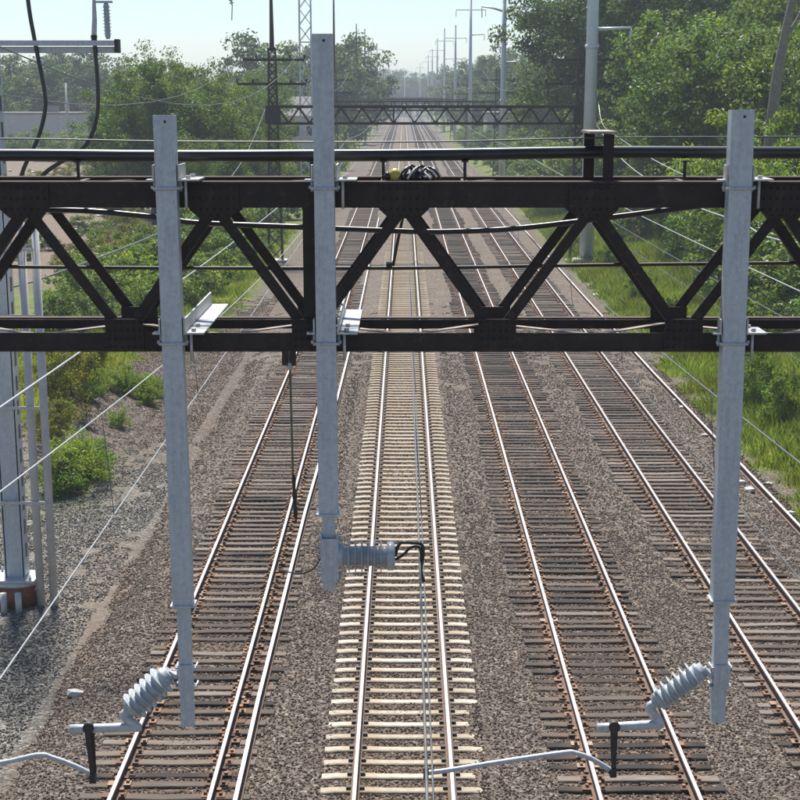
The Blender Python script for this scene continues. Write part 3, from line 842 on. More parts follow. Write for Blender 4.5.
# ------------------------------------------------------------------ drop posts and their insulator arms
def drop_post(uc_top, v_top, uc_split, v_split, v_end, wpx, label, clamp_side, big_len=1.1):
    Yp = GY0 - .10
    a = on_y(uc_top, v_top, Yp); b = on_y(uc_split, v_split, Yp)
    zt, zs, ze = a.z, b.z, on_y(uc_split, v_end, Yp).z
    x = a.x
    g = empty('drop_post', (x, Yp, zt), label, 'post', 'drop posts clamped to the near truss')
    g.rotation_euler = (0, math.atan2(-(b.x - a.x), a.z - b.z) * 1.0, 0)
    W = wpx
    t_ = MB()
    h = zt - zs
    th = .008
    for sx in (-1, 1):
        t_.box((sx * (W / 2 - th / 2), 0, -h / 2), (th, W, h)); t_.box((0, sx * (W / 2 - th / 2), -h / 2), (W - 2 * th, th, h))
    t_.build('upper_tube', M['galv'], g)
    MB().lathe((0.01, -W / 2 - .001, -.045), (0.01, -W / 2 + .004, -.045), [(0, .011), (1, .011)], 10).build('bolt_hole', M['black'], g)
    MB().box((0, 0, -h - .006), (W + .035, W + .035, .012)).build('collar_flange', M['galv'], g)
    w2 = W * .66; h2 = zs - ze
    t_ = MB()
    t_.box((0, 0, -h - .012 - (h2 - .012) / 2), (w2, w2, h2 - .012)); t_.build('lower_tube', M['galv'], g)
    # clamps onto the chords
    for zc, big in ((Z_TOP - .02, False), (Z_BOT + .01, True)):
        zl = zc - zt
        c = MB()
        for dz in (-.006,):
            c.tube([(-W / 2 - .016, .07, zl + dz), (-W / 2 - .016, -W / 2 - .012, zl + dz), (W / 2 + .016, -W / 2 - .012, zl + dz), (W / 2 + .016, .07, zl + dz)], .010, 8)
        for sx in (-1, 1):
            c.tube([(sx * (W / 2 + .016), .02, zl - .03), (sx * (W / 2 + .016), .02, zl + .05)], .013, 6)
        ub = c.build('u_bolt', M['galv'], g)
        nt_ = MB()
        for sx in (-1, 1):
            nt_.lathe((sx * (W / 2 + .04), -.02, zl), (sx * (W / 2 + .012), -.02, zl), [(0, .014), (1, .014)], 6)
        nt_.build('nuts', M['galv_plate'], ub)['kind'] = 'stuff'
        for sx in (-1, 1):
            pm = MB()
            main = (sx == clamp_side)
            ln = (big_len if big else .42) if main else .12
            dpt = .15 if main else .06
            zp = (Z_BOT + .075 if big else Z_TOP + .03) - zt
            pm.box((sx * (W / 2 + .008 + dpt / 2), ln / 2 - .06, zp), (dpt, ln, .012))
            pm.box((sx * (W / 2 + .016), ln / 2 - .06, zp + .056), (.012, ln, .10))
            if main:
                for q in (.02, min(ln - .12, .3)):
                    pm.lathe((sx * (W / 2 + .075), q, zp), (sx * (W / 2 + .075), q, zp + .03), [(0, .018), (1, .018)], 6)
                pm.tube([(sx * (W / 2 + .06), -.03, zp), (sx * (W / 2 + .06), -.03, zp - .2)], .011, 6)
            pm.build('clamp_plate', M['galv_plate'], g)
    return g, x, Yp
PL = ['galvanized square drop post hanging over the wooden tie track beside the grey gravel',
      'shorter galvanized drop post with a level insulator hanging by the concrete tie track',
      'galvanized square drop post hanging before the grassy bank']
post_l = drop_post(164.5, 115, 183.5, 603, 725, .150, PL[0], 1, 1.9)
post_m = drop_post(322.5, 34, 328.7, 512, 589, .144, PL[1], 1, 1.5)
post_r = drop_post(741.5, 110, 722.0, 598, 720, .162, PL[2], 1, .35)

def sheds(n, r0, r1, t0=.12, t1=.88):
    prof = [(0, r0 * .8), (t0 * .6, r0 * .8), (t0 * .62, r0 * 1.05), (t0, r0 * 1.05)]
    for i in range(n):
        a = t0 + (t1 - t0) * i / n; s_ = (t1 - t0) / n
        prof += [(a + s_ * .05, r0), (a + s_ * .50, r0), (a + s_ * .54, r0 * 1.1), (a + s_ * .60, r1 * .97), (a + s_ * .66, r1), (a + s_ * .72, r1 * .97), (a + s_ * .76, r0 * 1.1), (a + s_ * .80, r0)]
    prof += [(t1, r0 * 1.05), (t1 + (1 - t1) * .5, r0 * 1.05), (t1 + (1 - t1) * .52, r0 * .7), (1, r0 * .7)]
    return prof
def cantilever(post, Pc, ia, ib, pipe, hang, arm, label):
    """all in photo pixels on the post's plane"""
    Yp = GY0 - .10
    P = lambda q: on_y(q[0], q[1], Yp)
    base = P(Pc)
    g = empty('insulator_arm', base, label, 'insulator', 'insulator arms hung from the drop posts')
    L = lambda q: P(q) - base
    w2 = .055
    c = MB()
    for dz in (.10, -.05):
        c.tube([(-.075, .08, dz), (-.075, -.062, dz), (.075, -.062, dz), (.075, .08, dz)], .008, 8)
    c.box((0, -.066, .025), (.12, .012, .2))
    c.build('clamp', M['galv'], g)
    k = MB()
    for sx in (-1, 1):
        for dz in (.10, -.05):
            k.lathe((sx * .085, -.03, dz), (sx * .06, -.03, dz), [(0, .016), (1, .016)], 6)
    k.build('nuts', M['galv_plate'], g)['kind'] = 'stuff'
    A, B = L(ia), L(ib)
    m = MB(); m.beam((-.06, -.03, .02), A, .05, .03, w2=.05, h2=.04)
    m.beam((-.06, .03, .02), A, .02, .05); m.build('bracket_strap', M['galv'], g)
    MB().lathe(A, B, sheds(6, .074, .122), 28).build('porcelain_insulator', M['porcelain'], g)
    e0, e1 = L(pipe[0]), L(pipe[1])
    pp = MB().tube(smooth_path([B, B + (B - A).normalized() * .05, e1, e1.lerp(e0, .15), e0], 4), .036, 12)
    pp.build('pipe_arm', M['galv'], g)
    h0, h1 = L(hang[0]), L(hang[1])
    h = MB()
    h.beam(h0 + Vector((-.012, -.03, .03)), h1 + Vector((0, -.02, 0)), .045, .010, up=(0, 1, 0), w2=.028)
    h.beam(h0 + Vector((.014, .03, .03)), h1 + Vector((.01, .02, 0)), .045, .010, up=(0, 1, 0), w2=.028)
    h.lathe(h0 + Vector((0, -.042, -.0)), h0 + Vector((0, .042, 0)), [(0, .045), (1, .045)], 12)
    h.build('hanger_strap', M['blacksteel'], g)
    ap = [L(q) for q in arm]
    MB().tube(smooth_path(ap, 5), .0205, 10).build('steady_arm', M['galv'], g)
    MB().beam(ap[0] + Vector((-.0, 0, -.0)), ap[0].lerp(ap[1], .12), .05, .05).box(h1, (.05, .07, .07)).build('arm_joint', M['blacksteel'], g)
    MB().box(ap[-1], (.04, .06, .10)).build('wire_clip', M['blacksteel'], g)
    return g
cantilever(post_l, (187, 678), (170, 672), (128, 712), ((70, 729), (138, 727)), ((89, 727), (93, 778)),
           [(95, 776), (75, 766), (52, 757.5), (38, 755), (0, 763), (-60, 770), (-84, 774)], 'ribbed grey insulator with bent arm over the wooden tie track beside grey gravel')
cantilever(post_r, (720, 678), (704, 668), (655, 704), ((597, 728), (660, 724)), ((614, 726), (613, 772)),
           [(612, 771), (592, 759), (575, 753), (562, 753), (500, 762), (450, 770), (426, 773)], 'ribbed grey insulator with bent arm reaching over to the concrete tie track')
# level insulator on the middle post
def level_insulator():
    Yp = GY0 - .10
    base = on_y(330, 552, Yp)
    g = empty('level_insulator', base, 'level ribbed grey insulator with black wire stirrup over the concrete ties', 'insulator')
    L = lambda u, v: on_y(u, v, Yp) - base
    c = MB()
    for sx in (-1, 1):
        c.box((sx * .062, -.01, -.02), (.012, .16, .34))
    c.box((0, -.085, -.06), (.11, .012, .30)); c.box((0, -.098, .10), (.12, .012, .05))
    c.build('clamp', M['galv'], g)
    k = MB()
    for dz in (.12, 0.02, -.10, -.16):
        for sx in (-1, 1):
            k.lathe((sx * .095, -.05, dz), (sx * .06, -.05, dz), [(0, .016), (1, .016)], 6)
    k.build('nuts', M['galv_plate'], g)['kind'] = 'stuff'
    A, B = L(337, 556), L(395, 556)
    MB().lathe(A, B, [(0, .085), (.03, .10), (.10, .10), (.12, .075), (.15, .07)] + [(t_, r_) for i in range(6) for t_, r_ in ((.155 + i * .11, .076), (.19 + i * .11, .077), (.196 + i * .11, .085), (.202 + i * .11, .124), (.210 + i * .11, .128), (.218 + i * .11, .124), (.224 + i * .11, .085), (.23 + i * .11, .077))] + [(.85, .075), (.87, .11), (.97, .11), (1, .08)], 24).build('porcelain_insulator', M['porcelain'], g)
    s_ = MB()
    s_.tube(smooth_path([B, L(400, 543.5), L(412, 543), L(422, 545), L(423, 556), L(421, 570), L(424, 582)], 5), .013, 8)
    s_.tube(smooth_path([B + Vector((0, 0, -.03)), L(403, 555), L(411, 547.5), L(420, 548.5), L(421, 565)], 5), .011, 8)
    s_.build('wire_stirrup', M['black'], g)
    s_ = MB().tube(smooth_path([(-.06, -.02, -.02), (-.12, -.02, -.12), (-.22, 0, -.17), (-.34, .02, -.16), (-.36, .02, -.2)], 5), .006, 6)
    s_.build('bond_wire', M['black'], g)
level_insulator()
# thin pendant hanging from the bottom chord
pt = on_y(288, 352, GY0 + .4)
o = empty('hanging_pendant', pt, 'thin corroded rod with turnbuckle hanging from a black block under the truss', 'rod')
Lp = lambda u, v: on_y(u, v, GY0 + .4) - pt
MB().box((-.02, 0, -.02), (.05, .06, .16)).box((.035, 0, -.02), (.05, .06, .16)).build('clevis_block', M['blacksteel'], o)
MB().lathe(Lp(290, 358), Lp(290, 370), [(0, .02), (.5, .035), (1, .012)], 10).build('swivel', M['galv'], o)
MB().tube(smooth_path([Lp(290, 368), Lp(291.5, 420), Lp(293, 475)], 6), .0085, 8).build('pendant_rod', simple('corroded_rod', (.10, .11, .06), (.20, .19, .12), 12, .8), o)
MB().lathe(Lp(293.5, 474), Lp(296, 522), [(0, .008), (.1, .017), (.3, .011), (.45, .021), (.6, .012), (.8, .018), (1, .006)], 10).build('turnbuckle', M['blacksteel'], o)

# ------------------------------------------------------------------ overhead lines
def span_z(y, ze, zm):
    k = ((y - GY0) / GSP) % 1.0
    return zm + (ze - zm) * (2 * k - 1) ** 2
def line_pts(xf, zf, y0=-8, y1=GY0 + GSP * 6):
    ysr = list(np.arange(y0, GY0 + GSP + 1, 4.0)) + list(np.arange(GY0 + GSP + 5, y1, 13.5))
    return [Vector((xf(y), y, zf(y))) for y in ysr]
LINES = [(-3.69, [('messenger_wire', 7.52, 7.03, 'wire', .011), ('auxiliary_wire', 6.86, 5.5, 'wire', .009), ('contact_wire', 5.22, 5.18, 'wire', .009)], 'overhead wires above the wooden tie track beside the grey gravel'),
         (0.12, [('messenger_wire', 6.87, 6.1, 'wire_dark', .0085), ('contact_wire', 5.22, 5.18, 'wire_dark', .008)], 'overhead wires above the concrete tie track'),
         (3.73, [('messenger_wire', 6.98, 6.15, 'wire_dark', .009), ('contact_wire', 5.72, 5.62, 'wire_dark', .007)], 'overhead wires above the wooden tie track next to the concrete ties'),
         (7.42, [('messenger_wire', 6.85, 6.58, 'wire', .011), ('auxiliary_wire', 6.3, 5.9, 'wire_dark', .009), ('contact_wire', 5.4, 5.35, 'wire_dark', .008)], 'overhead wires above the track by the grassy bank')]
for lx, ws, lab in LINES:
    g = empty('overhead_line', (lx, GY0, 5.2), lab, 'overhead line', 'overhead lines above the tracks')
    base = Vector((lx, GY0, 5.2))
    for nm, ze, zm, mt, r_ in ws:
        amp = .10 if nm == 'contact_wire' else .0
        P = line_pts(lambda y: lx + amp * math.cos(math.pi * (y - GY0) / GSP), lambda y: span_z(y, ze, zm))
        MB().tube([p - base for p in P], r_, 6).build(nm, M[mt], g)
    (n1, ze1, zm1, *_), (n2, ze2, zm2, *_) = ws[-2], ws[-1]
    y = GY0 + 8.5
    while y < GY0 + GSP * 2:
        za, zb = span_z(y, ze1, zm1), span_z(y, ze2, zm2)
        if za - zb > .1:
            dx = .10 * math.cos(math.pi * (y - GY0) / GSP)
            MB().tube([(0, y - GY0, za - 5.2), (dx, y - GY0, zb - 5.2)], .006, 5).build('dropper', M['wire_dark'], g)
        y += 9.6
def feeder(x, pts, r_, mt, label, ext0, ext1):
    P = [on_x(u, v, x) for u, v in pts]
    P = [Vector((x, ext0[0], ext0[1]))] + P + [Vector((x, ext1[0], ext1[1]))] if P[0].y < P[-1].y else [Vector((x, ext1[0], ext1[1]))] + P + [Vector((x, ext0[0], ext0[1]))]
    run('feeder_wire', P, r_, M[mt], label, 'wire', 6)
feeder(12.0, [(600, 130), (620, 157), (644, 177), (678, 197), (700, 208), (740, 222), (800, 243)], .024, 'wire', 'pale wire sagging from the second gantry across the leafy bank', (20, 8.4), (121.5, 9.3))
feeder(12.6, [(603, 125), (618, 137), (649, 157), (688, 177), (740, 198), (800, 216)], .020, 'wire', 'upper pale wire sagging from the lattice mast over the leafy bank', (20, 8.9), (121.5, 9.8))
feeder(-9.0, [(0, 290), (60, 272), (157, 234), (200, 211), (243, 160)], .026, 'wire_dark', 'grey cable sagging in front of the shrubs beside the dirt lot', (22, 7.0), (121.5, 9.4))
# long wires sagging between the distant poles and masts
def span_wire(p0, p1, sag, r_, label, group):
    p0, p1 = Vector(p0), Vector(p1)
    P = [p0.lerp(p1, t / 12) - Vector((0, 0, sag * 4 * (t / 12) * (1 - t / 12))) for t in range(13)]
    o = MB().tube([p - p0 for p in P], r_, 5).build('span_wire', M['wire_dark'], None, p0)
    tag(o, label, 'wire', group)
for k in range(1, 5):
    for e in (-1.6, 1.7):
        span_wire((XL + e, GY0 + GSP * k + .4, 12.85), (XL + e, GY0 + GSP * (k + 1) + .4, 12.85), 2.2, .02, 'thin wire sagging between crossarms of the dark lattice masts', 'wires between the lattice masts')
        span_wire((XR + e, GY0 + GSP * k + .4, 12.85), (XR + e, GY0 + GSP * (k + 1) + .4, 12.85), 2.2, .02, 'thin wire sagging between lattice masts along the pale poles', 'wires between masts by the poles')
for e in (-1.6, 1.7):
    span_wire((XL + e, GY0 + GSP + .4, 12.85), (XL + e - .6, GY0 + .4, 12.9), 3.0, .014, 'thin wire sagging from the second gantry mast towards the near gantry', 'wires towards the near gantry')

# ------------------------------------------------------------------ cable column, conduits, terminal arm
cb = on_z(17, 603, -.45)
YC = cb.y
o = empty('cable_column', (cb.x, YC, -.5), 'grey steel box column on a rusty cased concrete base with strapped conduits', 'column')
cm = MB()
cm.box((0, 0, 6.6), (.40, .05, 12.0)); cm.box((-.20, .2, 6.6), (.05, .45, 12.0)); cm.box((.20, .2, 6.6), (.05, .45, 12.0))
cm.build('column_shaft', M['galv'], o)
hm = MB()
for i in range(22):
    hm.box((.228, .2, 1.2 + i * .52), (.006, .16, .30))
hm.build('slot_openings', M['black'], o)['kind'] = 'stuff'
MB().box((0, .1, .62), (.95, .95, .05)).build('base_plate', M['galv_plate'], o)
MB().lathe((0, .1, 0), (0, .1, .50), [(0, .56), (1, .56)], 28).build('rusty_casing', M['rust'], o)
MB().lathe((0, .1, .50), (0, .1, .593), [(0, .55), (.6, .55), (1, .50)], 28).build('concrete_cap', M['concrete'], o)
for sx in (-1, 1):
    for sy in (-.3, .45):
        MB().lathe((sx * .38, sy, .64), (sx * .38, sy, .76), [(0, .03), (.5, .03), (.55, .018), (1, .018)], 6).build('anchor_bolt', M['galv'], o)
def col_local(u, v, y): return on_y(u, v, y) - Vector((cb.x, YC, -.5))
for i, ((ub, vb), (ut, vt)) in enumerate((((43, 605), (18, 219)), ((56.5, 622), (32.5, 219)))):
    yc = YC - .28 + i * 0.0
    b0 = col_local(ub, vb, yc); t0 = col_local(ut, vt, yc)
    x = (b0.x + t0.x) / 2
    cd = MB().tube([(x, -.28, .0), (x, -.28, t0.z)], .088, 16)
    cd.build('conduit', M['conduit'], o)
    MB().lathe((x, -.28, t0.z - .01), (x, -.28, t0.z + .12), [(0, .10), (.5, .10), (1, .05)], 16).build('conduit_cap', M['galv_plate'], o)
for u, vv in ((4, 607), (19, 613)):
    b0 = col_local(u, vv, YC - .75)
    MB().tube([(b0.x, -.75, 0), (b0.x, -.75, .48)], .07, 12).build('stub_pipe', M['conduit'], o)
for v in (316, 408, 503, 250):
    zz = col_local(20, v, YC - .4).z
    st = MB().box((.32, -.39, zz), (1.05, .03, .06)); st.box((.1, -.2, zz - .05), (.06, .36, .05)); st.box((-.1, -.2, zz - .05), (.06, .36, .05))
    st.build('strap', M['galv_plate'], o)
a0, a1 = col_local(-20, 47, YC - .32), col_local(116, 46, YC - .32)
ar = MB().beam(Vector((-.5, -.32, a1.z + .055)), Vector((a1.x, -.32, a1.z + .055)), .14, .10)
ar.beam(Vector((-.5, -.18, a1.z - .07)), Vector((a1.x - .05, -.18, a1.z - .07)), .14, .12)
ar.build('terminal_arm', M['galv'], o)
MB().box((a1.x + .02, -.25, a1.z), (.08, .3, .26)).build('arm_end_plate', M['blacksteel'], o)
i0 = col_local(108, 39, YC - .32); i1 = col_local(106, 3, YC - .32)
ins = MB().lathe(i0, i1, sheds(9, .055, .085, .08, .92), 14); ins.build('post_insulator', M['porcelain'], o)
MB().box(i1 + Vector((-.05, 0, .02)), (.35, .1, .04)).build('insulator_cap', M['galv'], o)
def drop_cable(pts, label):
    P = px_path(pts, YC - .28)
    run('drop_cable', P, .043, M['black'], label, 'cable', 10)
drop_cable([(24, -60), (28, 0), (35, 42), (44, 88), (45, 110), (38, 138), (24, 168), (18.5, 190), (17, 216)], 'black cable dropping past the terminal arm to the column conduit, farther from the insulator')
drop_cable([(94, 36), (96, 60), (98, 95), (96, 120), (86, 145), (64, 160), (44, 174), (34, 192), (31.5, 216)], 'black cable hanging from the terminal at the arm end down to the outer conduit')
q = px_path([(94, -60), (94, 0), (94.5, 20), (94, 37)], YC - .28)
o2 = empty('cable_terminal', q[-1], 'slim grey cable terminal hanging beside the arm end insulator', 'terminal')
MB().tube([p - q[-1] for p in q], [.02, .035, .05, .055], 10).build('terminal_body', M['porcelain'], o2)
MB().lathe((0, 0, -.12), (0, 0, .03), [(0, .05), (1, .07)], 10).build('terminal_boot', M['black'], o2)

# ------------------------------------------------------------------ pale steel poles along the tracks
def steel_pole(x, y, h, r0, r1, arms, label, group=None):
    z0 = gz(x, y) - .2
    o = empty('steel_pole', (x, y, z0), label, 'pole', group)
    MB().tube([(0, 0, 0), (0, 0, h * .5), (0, 0, h)], [r0, (r0 + r1) / 2, r1], 16).build('shaft', M['pole'], o)
    MB().lathe((0, 0, 0), (0, 0, .5), [(0, r0 * 2), (.9, r0 * 2), (1, r0 * 1.8)], 16).build('footing', M['concrete'], o)
    for kind, za, ln in arms:
        a = MB()
        if kind == 'wing':
            for s_ in (-1, 1):
                a.tube([(0, 0, za - .5), (s_ * ln * .5, 0, za - .1), (s_ * ln, 0, za + .05)], [.16, .12, .07], 8)
                a.tube([(s_ * ln, 0, za), (s_ * ln * .98, 0, za - 1.2)], .06, 8)
        elif kind == 'right':
            a.tube([(0, 0, za), (ln, 0, za + .1)], [.12, .07], 8); a.tube([(ln, 0, za + .1), (ln, 0, za - .9)], .06, 8)
        elif kind == 'both':
            a.beam((-ln, 0, za), (ln, 0, za), .14, .14)
            for s_ in (-1, 1): a.tube([(s_ * ln, 0, za), (s_ * ln, 0, za - 1.1)], .06, 8)
        a.build('pole_arm', M['pole'], o)
    if h > 20: MB().lathe((0, 0, h * .42), (0, 0, h * .42 + .25), [(0, r0 * .95), (1, r0 * .95)], 16).build('flange_ring', M['pole'], o)
PB = [(590.5, 118.5, 32, .46, .26, [('right', 14.6, 2.4), ('wing', 30, 3.4)], 'thickest pale steel pole standing beside the lattice mast of the second gantry'),
      (503, 226, 24, .44, .24, [('wing', 20.9, 2.7), ('right', 14.6, 2.6), ('both', 8, .3)], 'pale steel pole with drooping wing arms beyond the thickest one'),
      (470, 334, 27.8, .42, .2, [('both', 25.2, 2.6), ('right', 21, 2.4)], 'pale steel pole with one level crossarm, next after the wing armed pole'),
      (455, 443, 26.5, .42, .2, [('both', 23.6, 2.6), ('right', 19, 2.6)], None), (444, 551, 29.5, .42, .2, [('both', 26, 2.6), ('right', 21, 2.6)], None),
      (437, 659, 30, .42, .2, [('both', 26, 2.6)], None), (432, 768, 29, .42, .2, [('both', 26, 2.6)], None), (428, 876, 29, .42, .2, [('both', 26, 2.6)], None)]
for u, y, h, r0, r1, arms, lab in PB:
    x = (u - 404) * y * .9632 / FPX
    steel_pole(x, y, h, r0, r1, arms, lab or 'far hazy steel pole in the row beyond the wing armed one', None if lab else 'far poles in the row')
for u, y, h in ((365, 417, 25), (377, 602, 27), (404.5, 900, 22), (411, 1000, 24), (420, 900, 26)):
    x = (u - 404) * y * .9632 / FPX
    steel_pole(x, y, h, .3, .16, [('both', h - 2, 1.8)], 'slim far pole standing in haze close to the tracks', 'slim far poles')
# pylon: light lattice tower behind
pb = on_z(306, 200, -.4)
PYX, PYY = (306 - 404) * 190 * .9632 / FPX, 190.0
o = empty('lattice_pylon', (PYX, PYY, -.6), 'grey lattice pylon rising behind the dark mast and shrubs', 'pylon')
def pyl():
    m = MB(); q = MB(); W = .62; H = 26
    for sx in (-1, 1):
        for sy in (-1, 1): MB().beam((sx * W, sy * W, 0), (sx * W * .9, sy * W * .9, H), .11, .11).build('tower_leg', M['pole'], o)
    z = 0
    while z < H - 1:
        for s_ in (-1, 1):
            q.beam((-W, s_ * W, z), (W, s_ * W, z + 1.6), .06, .03, up=(0, 1, 0)); q.beam((W, s_ * W, z), (-W, s_ * W, z + 1.6), .06, .03, up=(0, 1, 0))
            q.beam((s_ * W, -W, z), (s_ * W, W, z + 1.6), .06, .03, up=(1, 0, 0))
        z += 1.6
        if int(z / 1.6) % 3 == 0:
            for s_ in (-1, 1): q.beam((-W, s_ * W, z), (W, s_ * W, z), .09, .09)
    q.build('tower_bracing', M['pole'], o)['kind'] = 'stuff'
    MB().beam((-3.2, 0, 24), (3.2, 0, 24), .2, .2).build('crossarm', M['pole'], o)
    MB().box((0, 0, .15), (2, 2, .5)).build('footing', M['concrete'], o)
pyl()
# small wooden utility pole by the pale building
ux = (66 - 404) * 250 * .9632 / FPX
o = empty('utility_pole', (ux, 250, gz(ux, 250)), 'slim pole with a small transformer can beside the pale building', 'pole')
MB().tube([(0, 0, 0), (0, 0, 11)], [.17, .12], 8).build('pole_shaft', M['conduit'], o)
MB().lathe((.1, -.3, 7.3), (.1, -.3, 8.4), [(0, .3), (.9, .3), (1, .2)], 10).build('transformer_can', M['galv_plate'], o)
MB().beam((-1, 0, 10.2), (1, 0, 10.2), .1, .1).build('crossarm', M['bark'], o)

# ------------------------------------------------------------------ buildings
def building(name, x, y, w_, d_, h, label, wins, gable=0.0, over=.3):
    z0 = gz(x, y) - .2
    o = empty(name, (x, y, z0), label, 'building')
    MB().box((0, 0, h / 2), (w_, d_, h)).build('wall', M['wall'], o)
    r_ = MB()
    if gable:
        hw, hd = w_ / 2 + over, d_ / 2 + over
        r_.add([(-hw, -hd, h), (hw, -hd, h), (hw, hd, h), (-hw, hd, h), (-hw, 0, h + gable), (hw, 0, h + gable)], [(0, 1, 5, 4), (2, 3, 4, 5), (0, 4, 3), (1, 2, 5), (3, 2, 1, 0)])
    else:
        r_.box((0, 0, h + .15), (w_ + .3, d_ + .3, .3)); r_.box((w_ * .2, 0, h + .8), (2.2, 2, 1.0))
    r_.build('roof', M['roof'], o)
    for wx, wz, ww, wh in wins:
        f = MB().box((wx, -d_ / 2 - .03, wz), (ww, .08, wh)).build('window', M['trim'], o)
        MB().box((wx, -d_ / 2 - .075, wz), (ww - .2, .03, wh - .2)).build('pane', M['glass'], f)
    MB().box((w_ * .38, -d_ / 2 - .04, 1.1), (1.1, .1, 2.2)).build('door', M['roof'], o)
building('warehouse', -63.5, 318, 18, 14, 6.6, 'pale flat roofed building beyond the bare dirt lot', [(-8 + 3.2 * i, 4.4, 1.2, 1.2) for i in range(2)])
building('house', -15.5, 262, 7.5, 8, 8.0, 'pale house glimpsed behind the dark lattice mast', [(-2, 6, 1, 1.5), (0.6, 6, 1, 1.5), (2.4, 6, 1, 1.5), (-2, 2.8, 1, 1.5)], 2.6)
building('depot', 19.5, 345, 9, 16, 6.6, 'pale low depot glimpsed behind the row of steel poles', [(-3, 4.6, 1.3, 1.2), (-.8, 4.6, 1.3, 1.2), (1.5, 4.6, 1.3, 1.2)])

# ------------------------------------------------------------------ vegetation
def leaf_mesh(name, centers, radii, per, size, material, seed, flat=.75, up=.35, aspect=.55, droop=0.0):
    rg = np.random.default_rng(seed)
    C = np.repeat(centers, per, 0); Rr = np.repeat(radii, per, 0)
    n = len(C)
    d = rg.normal(size=(n, 3)); d /= np.linalg.norm(d, axis=1)[:, None]
    rad = rg.random(n) ** 0.5
    P = C + d * (rad * Rr)[:, None] * np.array([1, 1, flat])
    nrm = d * .55 + rg.normal(size=(n, 3)) * .6 + np.array([0, 0, up])
    nrm /= np.linalg.norm(nrm, axis=1)[:, None]
    t = rg.normal(size=(n, 3)); t[:, 2] -= droop
    t -= nrm * (t * nrm).sum(1)[:, None]; t /= np.linalg.norm(t, axis=1)[:, None]
    b = np.cross(nrm, t)
    s = size * (0.6 + 0.8 * rg.random(n))[:, None]
    V = np.stack([P - t * s * .5, P + b * s * aspect * .5 + nrm * s * .06, P + t * s * .5, P - b * s * aspect * .5 + nrm * s * .06], 1).reshape(-1, 3)
    F = np.arange(4 * n).reshape(n, 4)
    me = np_mesh(name, V, F, material, False)
    tone = np.repeat(0.78 + 0.44 * rg.random(len(centers)), per)
    warm = np.repeat(rg.normal(0, .07, len(centers)), per)
    col = np.stack([tone * (1 + warm), tone, tone * (1 - warm), np.ones(n)], 1)
    ca = me.color_attributes.new('tone', 'FLOAT_COLOR', 'POINT')
    ca.data.foreach_set('color', np.repeat(col, 4, 0).astype(np.float32).ravel())
    return me
def crown_centers(h, rx, z0, n, seed, lean=0.0, power=.45):
    """clump centres inside an uneven crown from z0 to h"""
    rg = np.random.default_rng(seed)
    lob = rg.normal(size=(7, 3)); lob /= np.linalg.norm(lob, axis=1)[:, None]
    amp = rg.uniform(-.18, .34, 7)
    d = rg.normal(size=(n, 3)); d /= np.linalg.norm(d, axis=1)[:, None]
    rad = rg.random(n) ** power
    k = 1 + (np.clip(d @ lob.T, 0, 1) ** 3 * amp).sum(1)
    hz = (h - z0) / 2
    P = d * (rad * k)[:, None] * np.array([rx, rx, hz]); P[:, 2] += z0 + hz
    P[:, 0] += lean * P[:, 2] / h
    return P
def trunk_mesh(name, h, r0, centers, seed, material, nl=9):
    rg = random.Random(seed)
    m = MB()
    top = Vector((centers[:, 0].mean(), centers[:, 1].mean(), h * .86))
    pts = [Vector((0, 0, -.3)), Vector((rg.uniform(-.1, .1), rg.uniform(-.1, .1), h * .25)), top * .5 + Vector((rg.uniform(-.3, .3), rg.uniform(-.3, .3), 0)), top]
    sp = smooth_path(pts, 4)
    m.tube(sp, [r0 * (1 - .9 * i / (len(sp) - 1)) for i in range(len(sp))], 7)
    for c in rg.sample(list(range(len(centers))), min(nl, len(centers))):
        e = Vector(centers[c]); zb = min(max(e.z * rg.uniform(.45, .7), h * .15), h * .75)
        b = sp[0]
        for p in sp:
            if p.z <= zb: b = p
        mid = b.lerp(e, .5) + Vector((0, 0, .06 * h * rg.random()))
        q = smooth_path([b, mid, e], 3)
        m.tube(q, [r0 * .36 * (1 - .85 * i / (len(q) - 1)) for i in range(len(q))], 5)
    return m.mesh(name, material)
KIND = {}
def make_kind(key, h, rx, z0, ncl, rcl, per, size, leaf, seeds, r0, flat=.75, up=.35, aspect=.55, droop=0., bark='bark'):
    out = []
    for s_ in seeds:
        c = crown_centers(h, rx, z0, ncl, s_)
        rg = np.random.default_rng(s_ + 50)
        rads = rcl * rg.uniform(.6, 1.35, ncl)
        out.append((leaf_mesh('crown', c, rads, per, size, M[leaf], s_, flat, up, aspect, droop), trunk_mesh('trunk', h, r0, c, s_, M[bark])))
    KIND[key] = (h, out)
make_kind('oak', 20, 7.0, 4.0, 170, 1.25, 190, .27, 'leaf_dark', (1, 2, 3), .42)
make_kind('locust', 11, 3.6, 1.6, 90, .85, 150, .24, 'leaf_mid', (11, 12, 13), .2, droop=.5)
make_kind('sumac', 6.5, 2.8, .4, 70, .62, 150, .25, 'leaf_bright', (21, 22, 23), .12, aspect=.32, droop=.8)
make_kind('shrub', 3.6, 2.0, -.1, 60, .5, 120, .17, 'leaf_mid', (31, 32, 33), .07)
make_kind('brightshrub', 3.0, 1.9, -.1, 60, .48, 120, .16, 'leaf_bright', (41, 42), .06)
make_kind('yellowshrub', 3.4, 2.1, -.1, 60, .5, 120, .15, 'leaf_yellow', (51, 52), .06)
make_kind('weed', 1.1, .62, -.05, 30, .24, 90, .085, 'leaf_bright', (61, 62, 63), .02, aspect=.35)
make_kind('fartree', 15, 5.2, 2.0, 100, 1.3, 90, .46, 'leaf_dark', (71, 72, 73, 74), .35)
make_kind('midtree', 13, 4.6, 1.2, 180, 1.05, 180, .25, 'leaf_mid', (81, 82, 83), .28)
vr = random.Random(42)
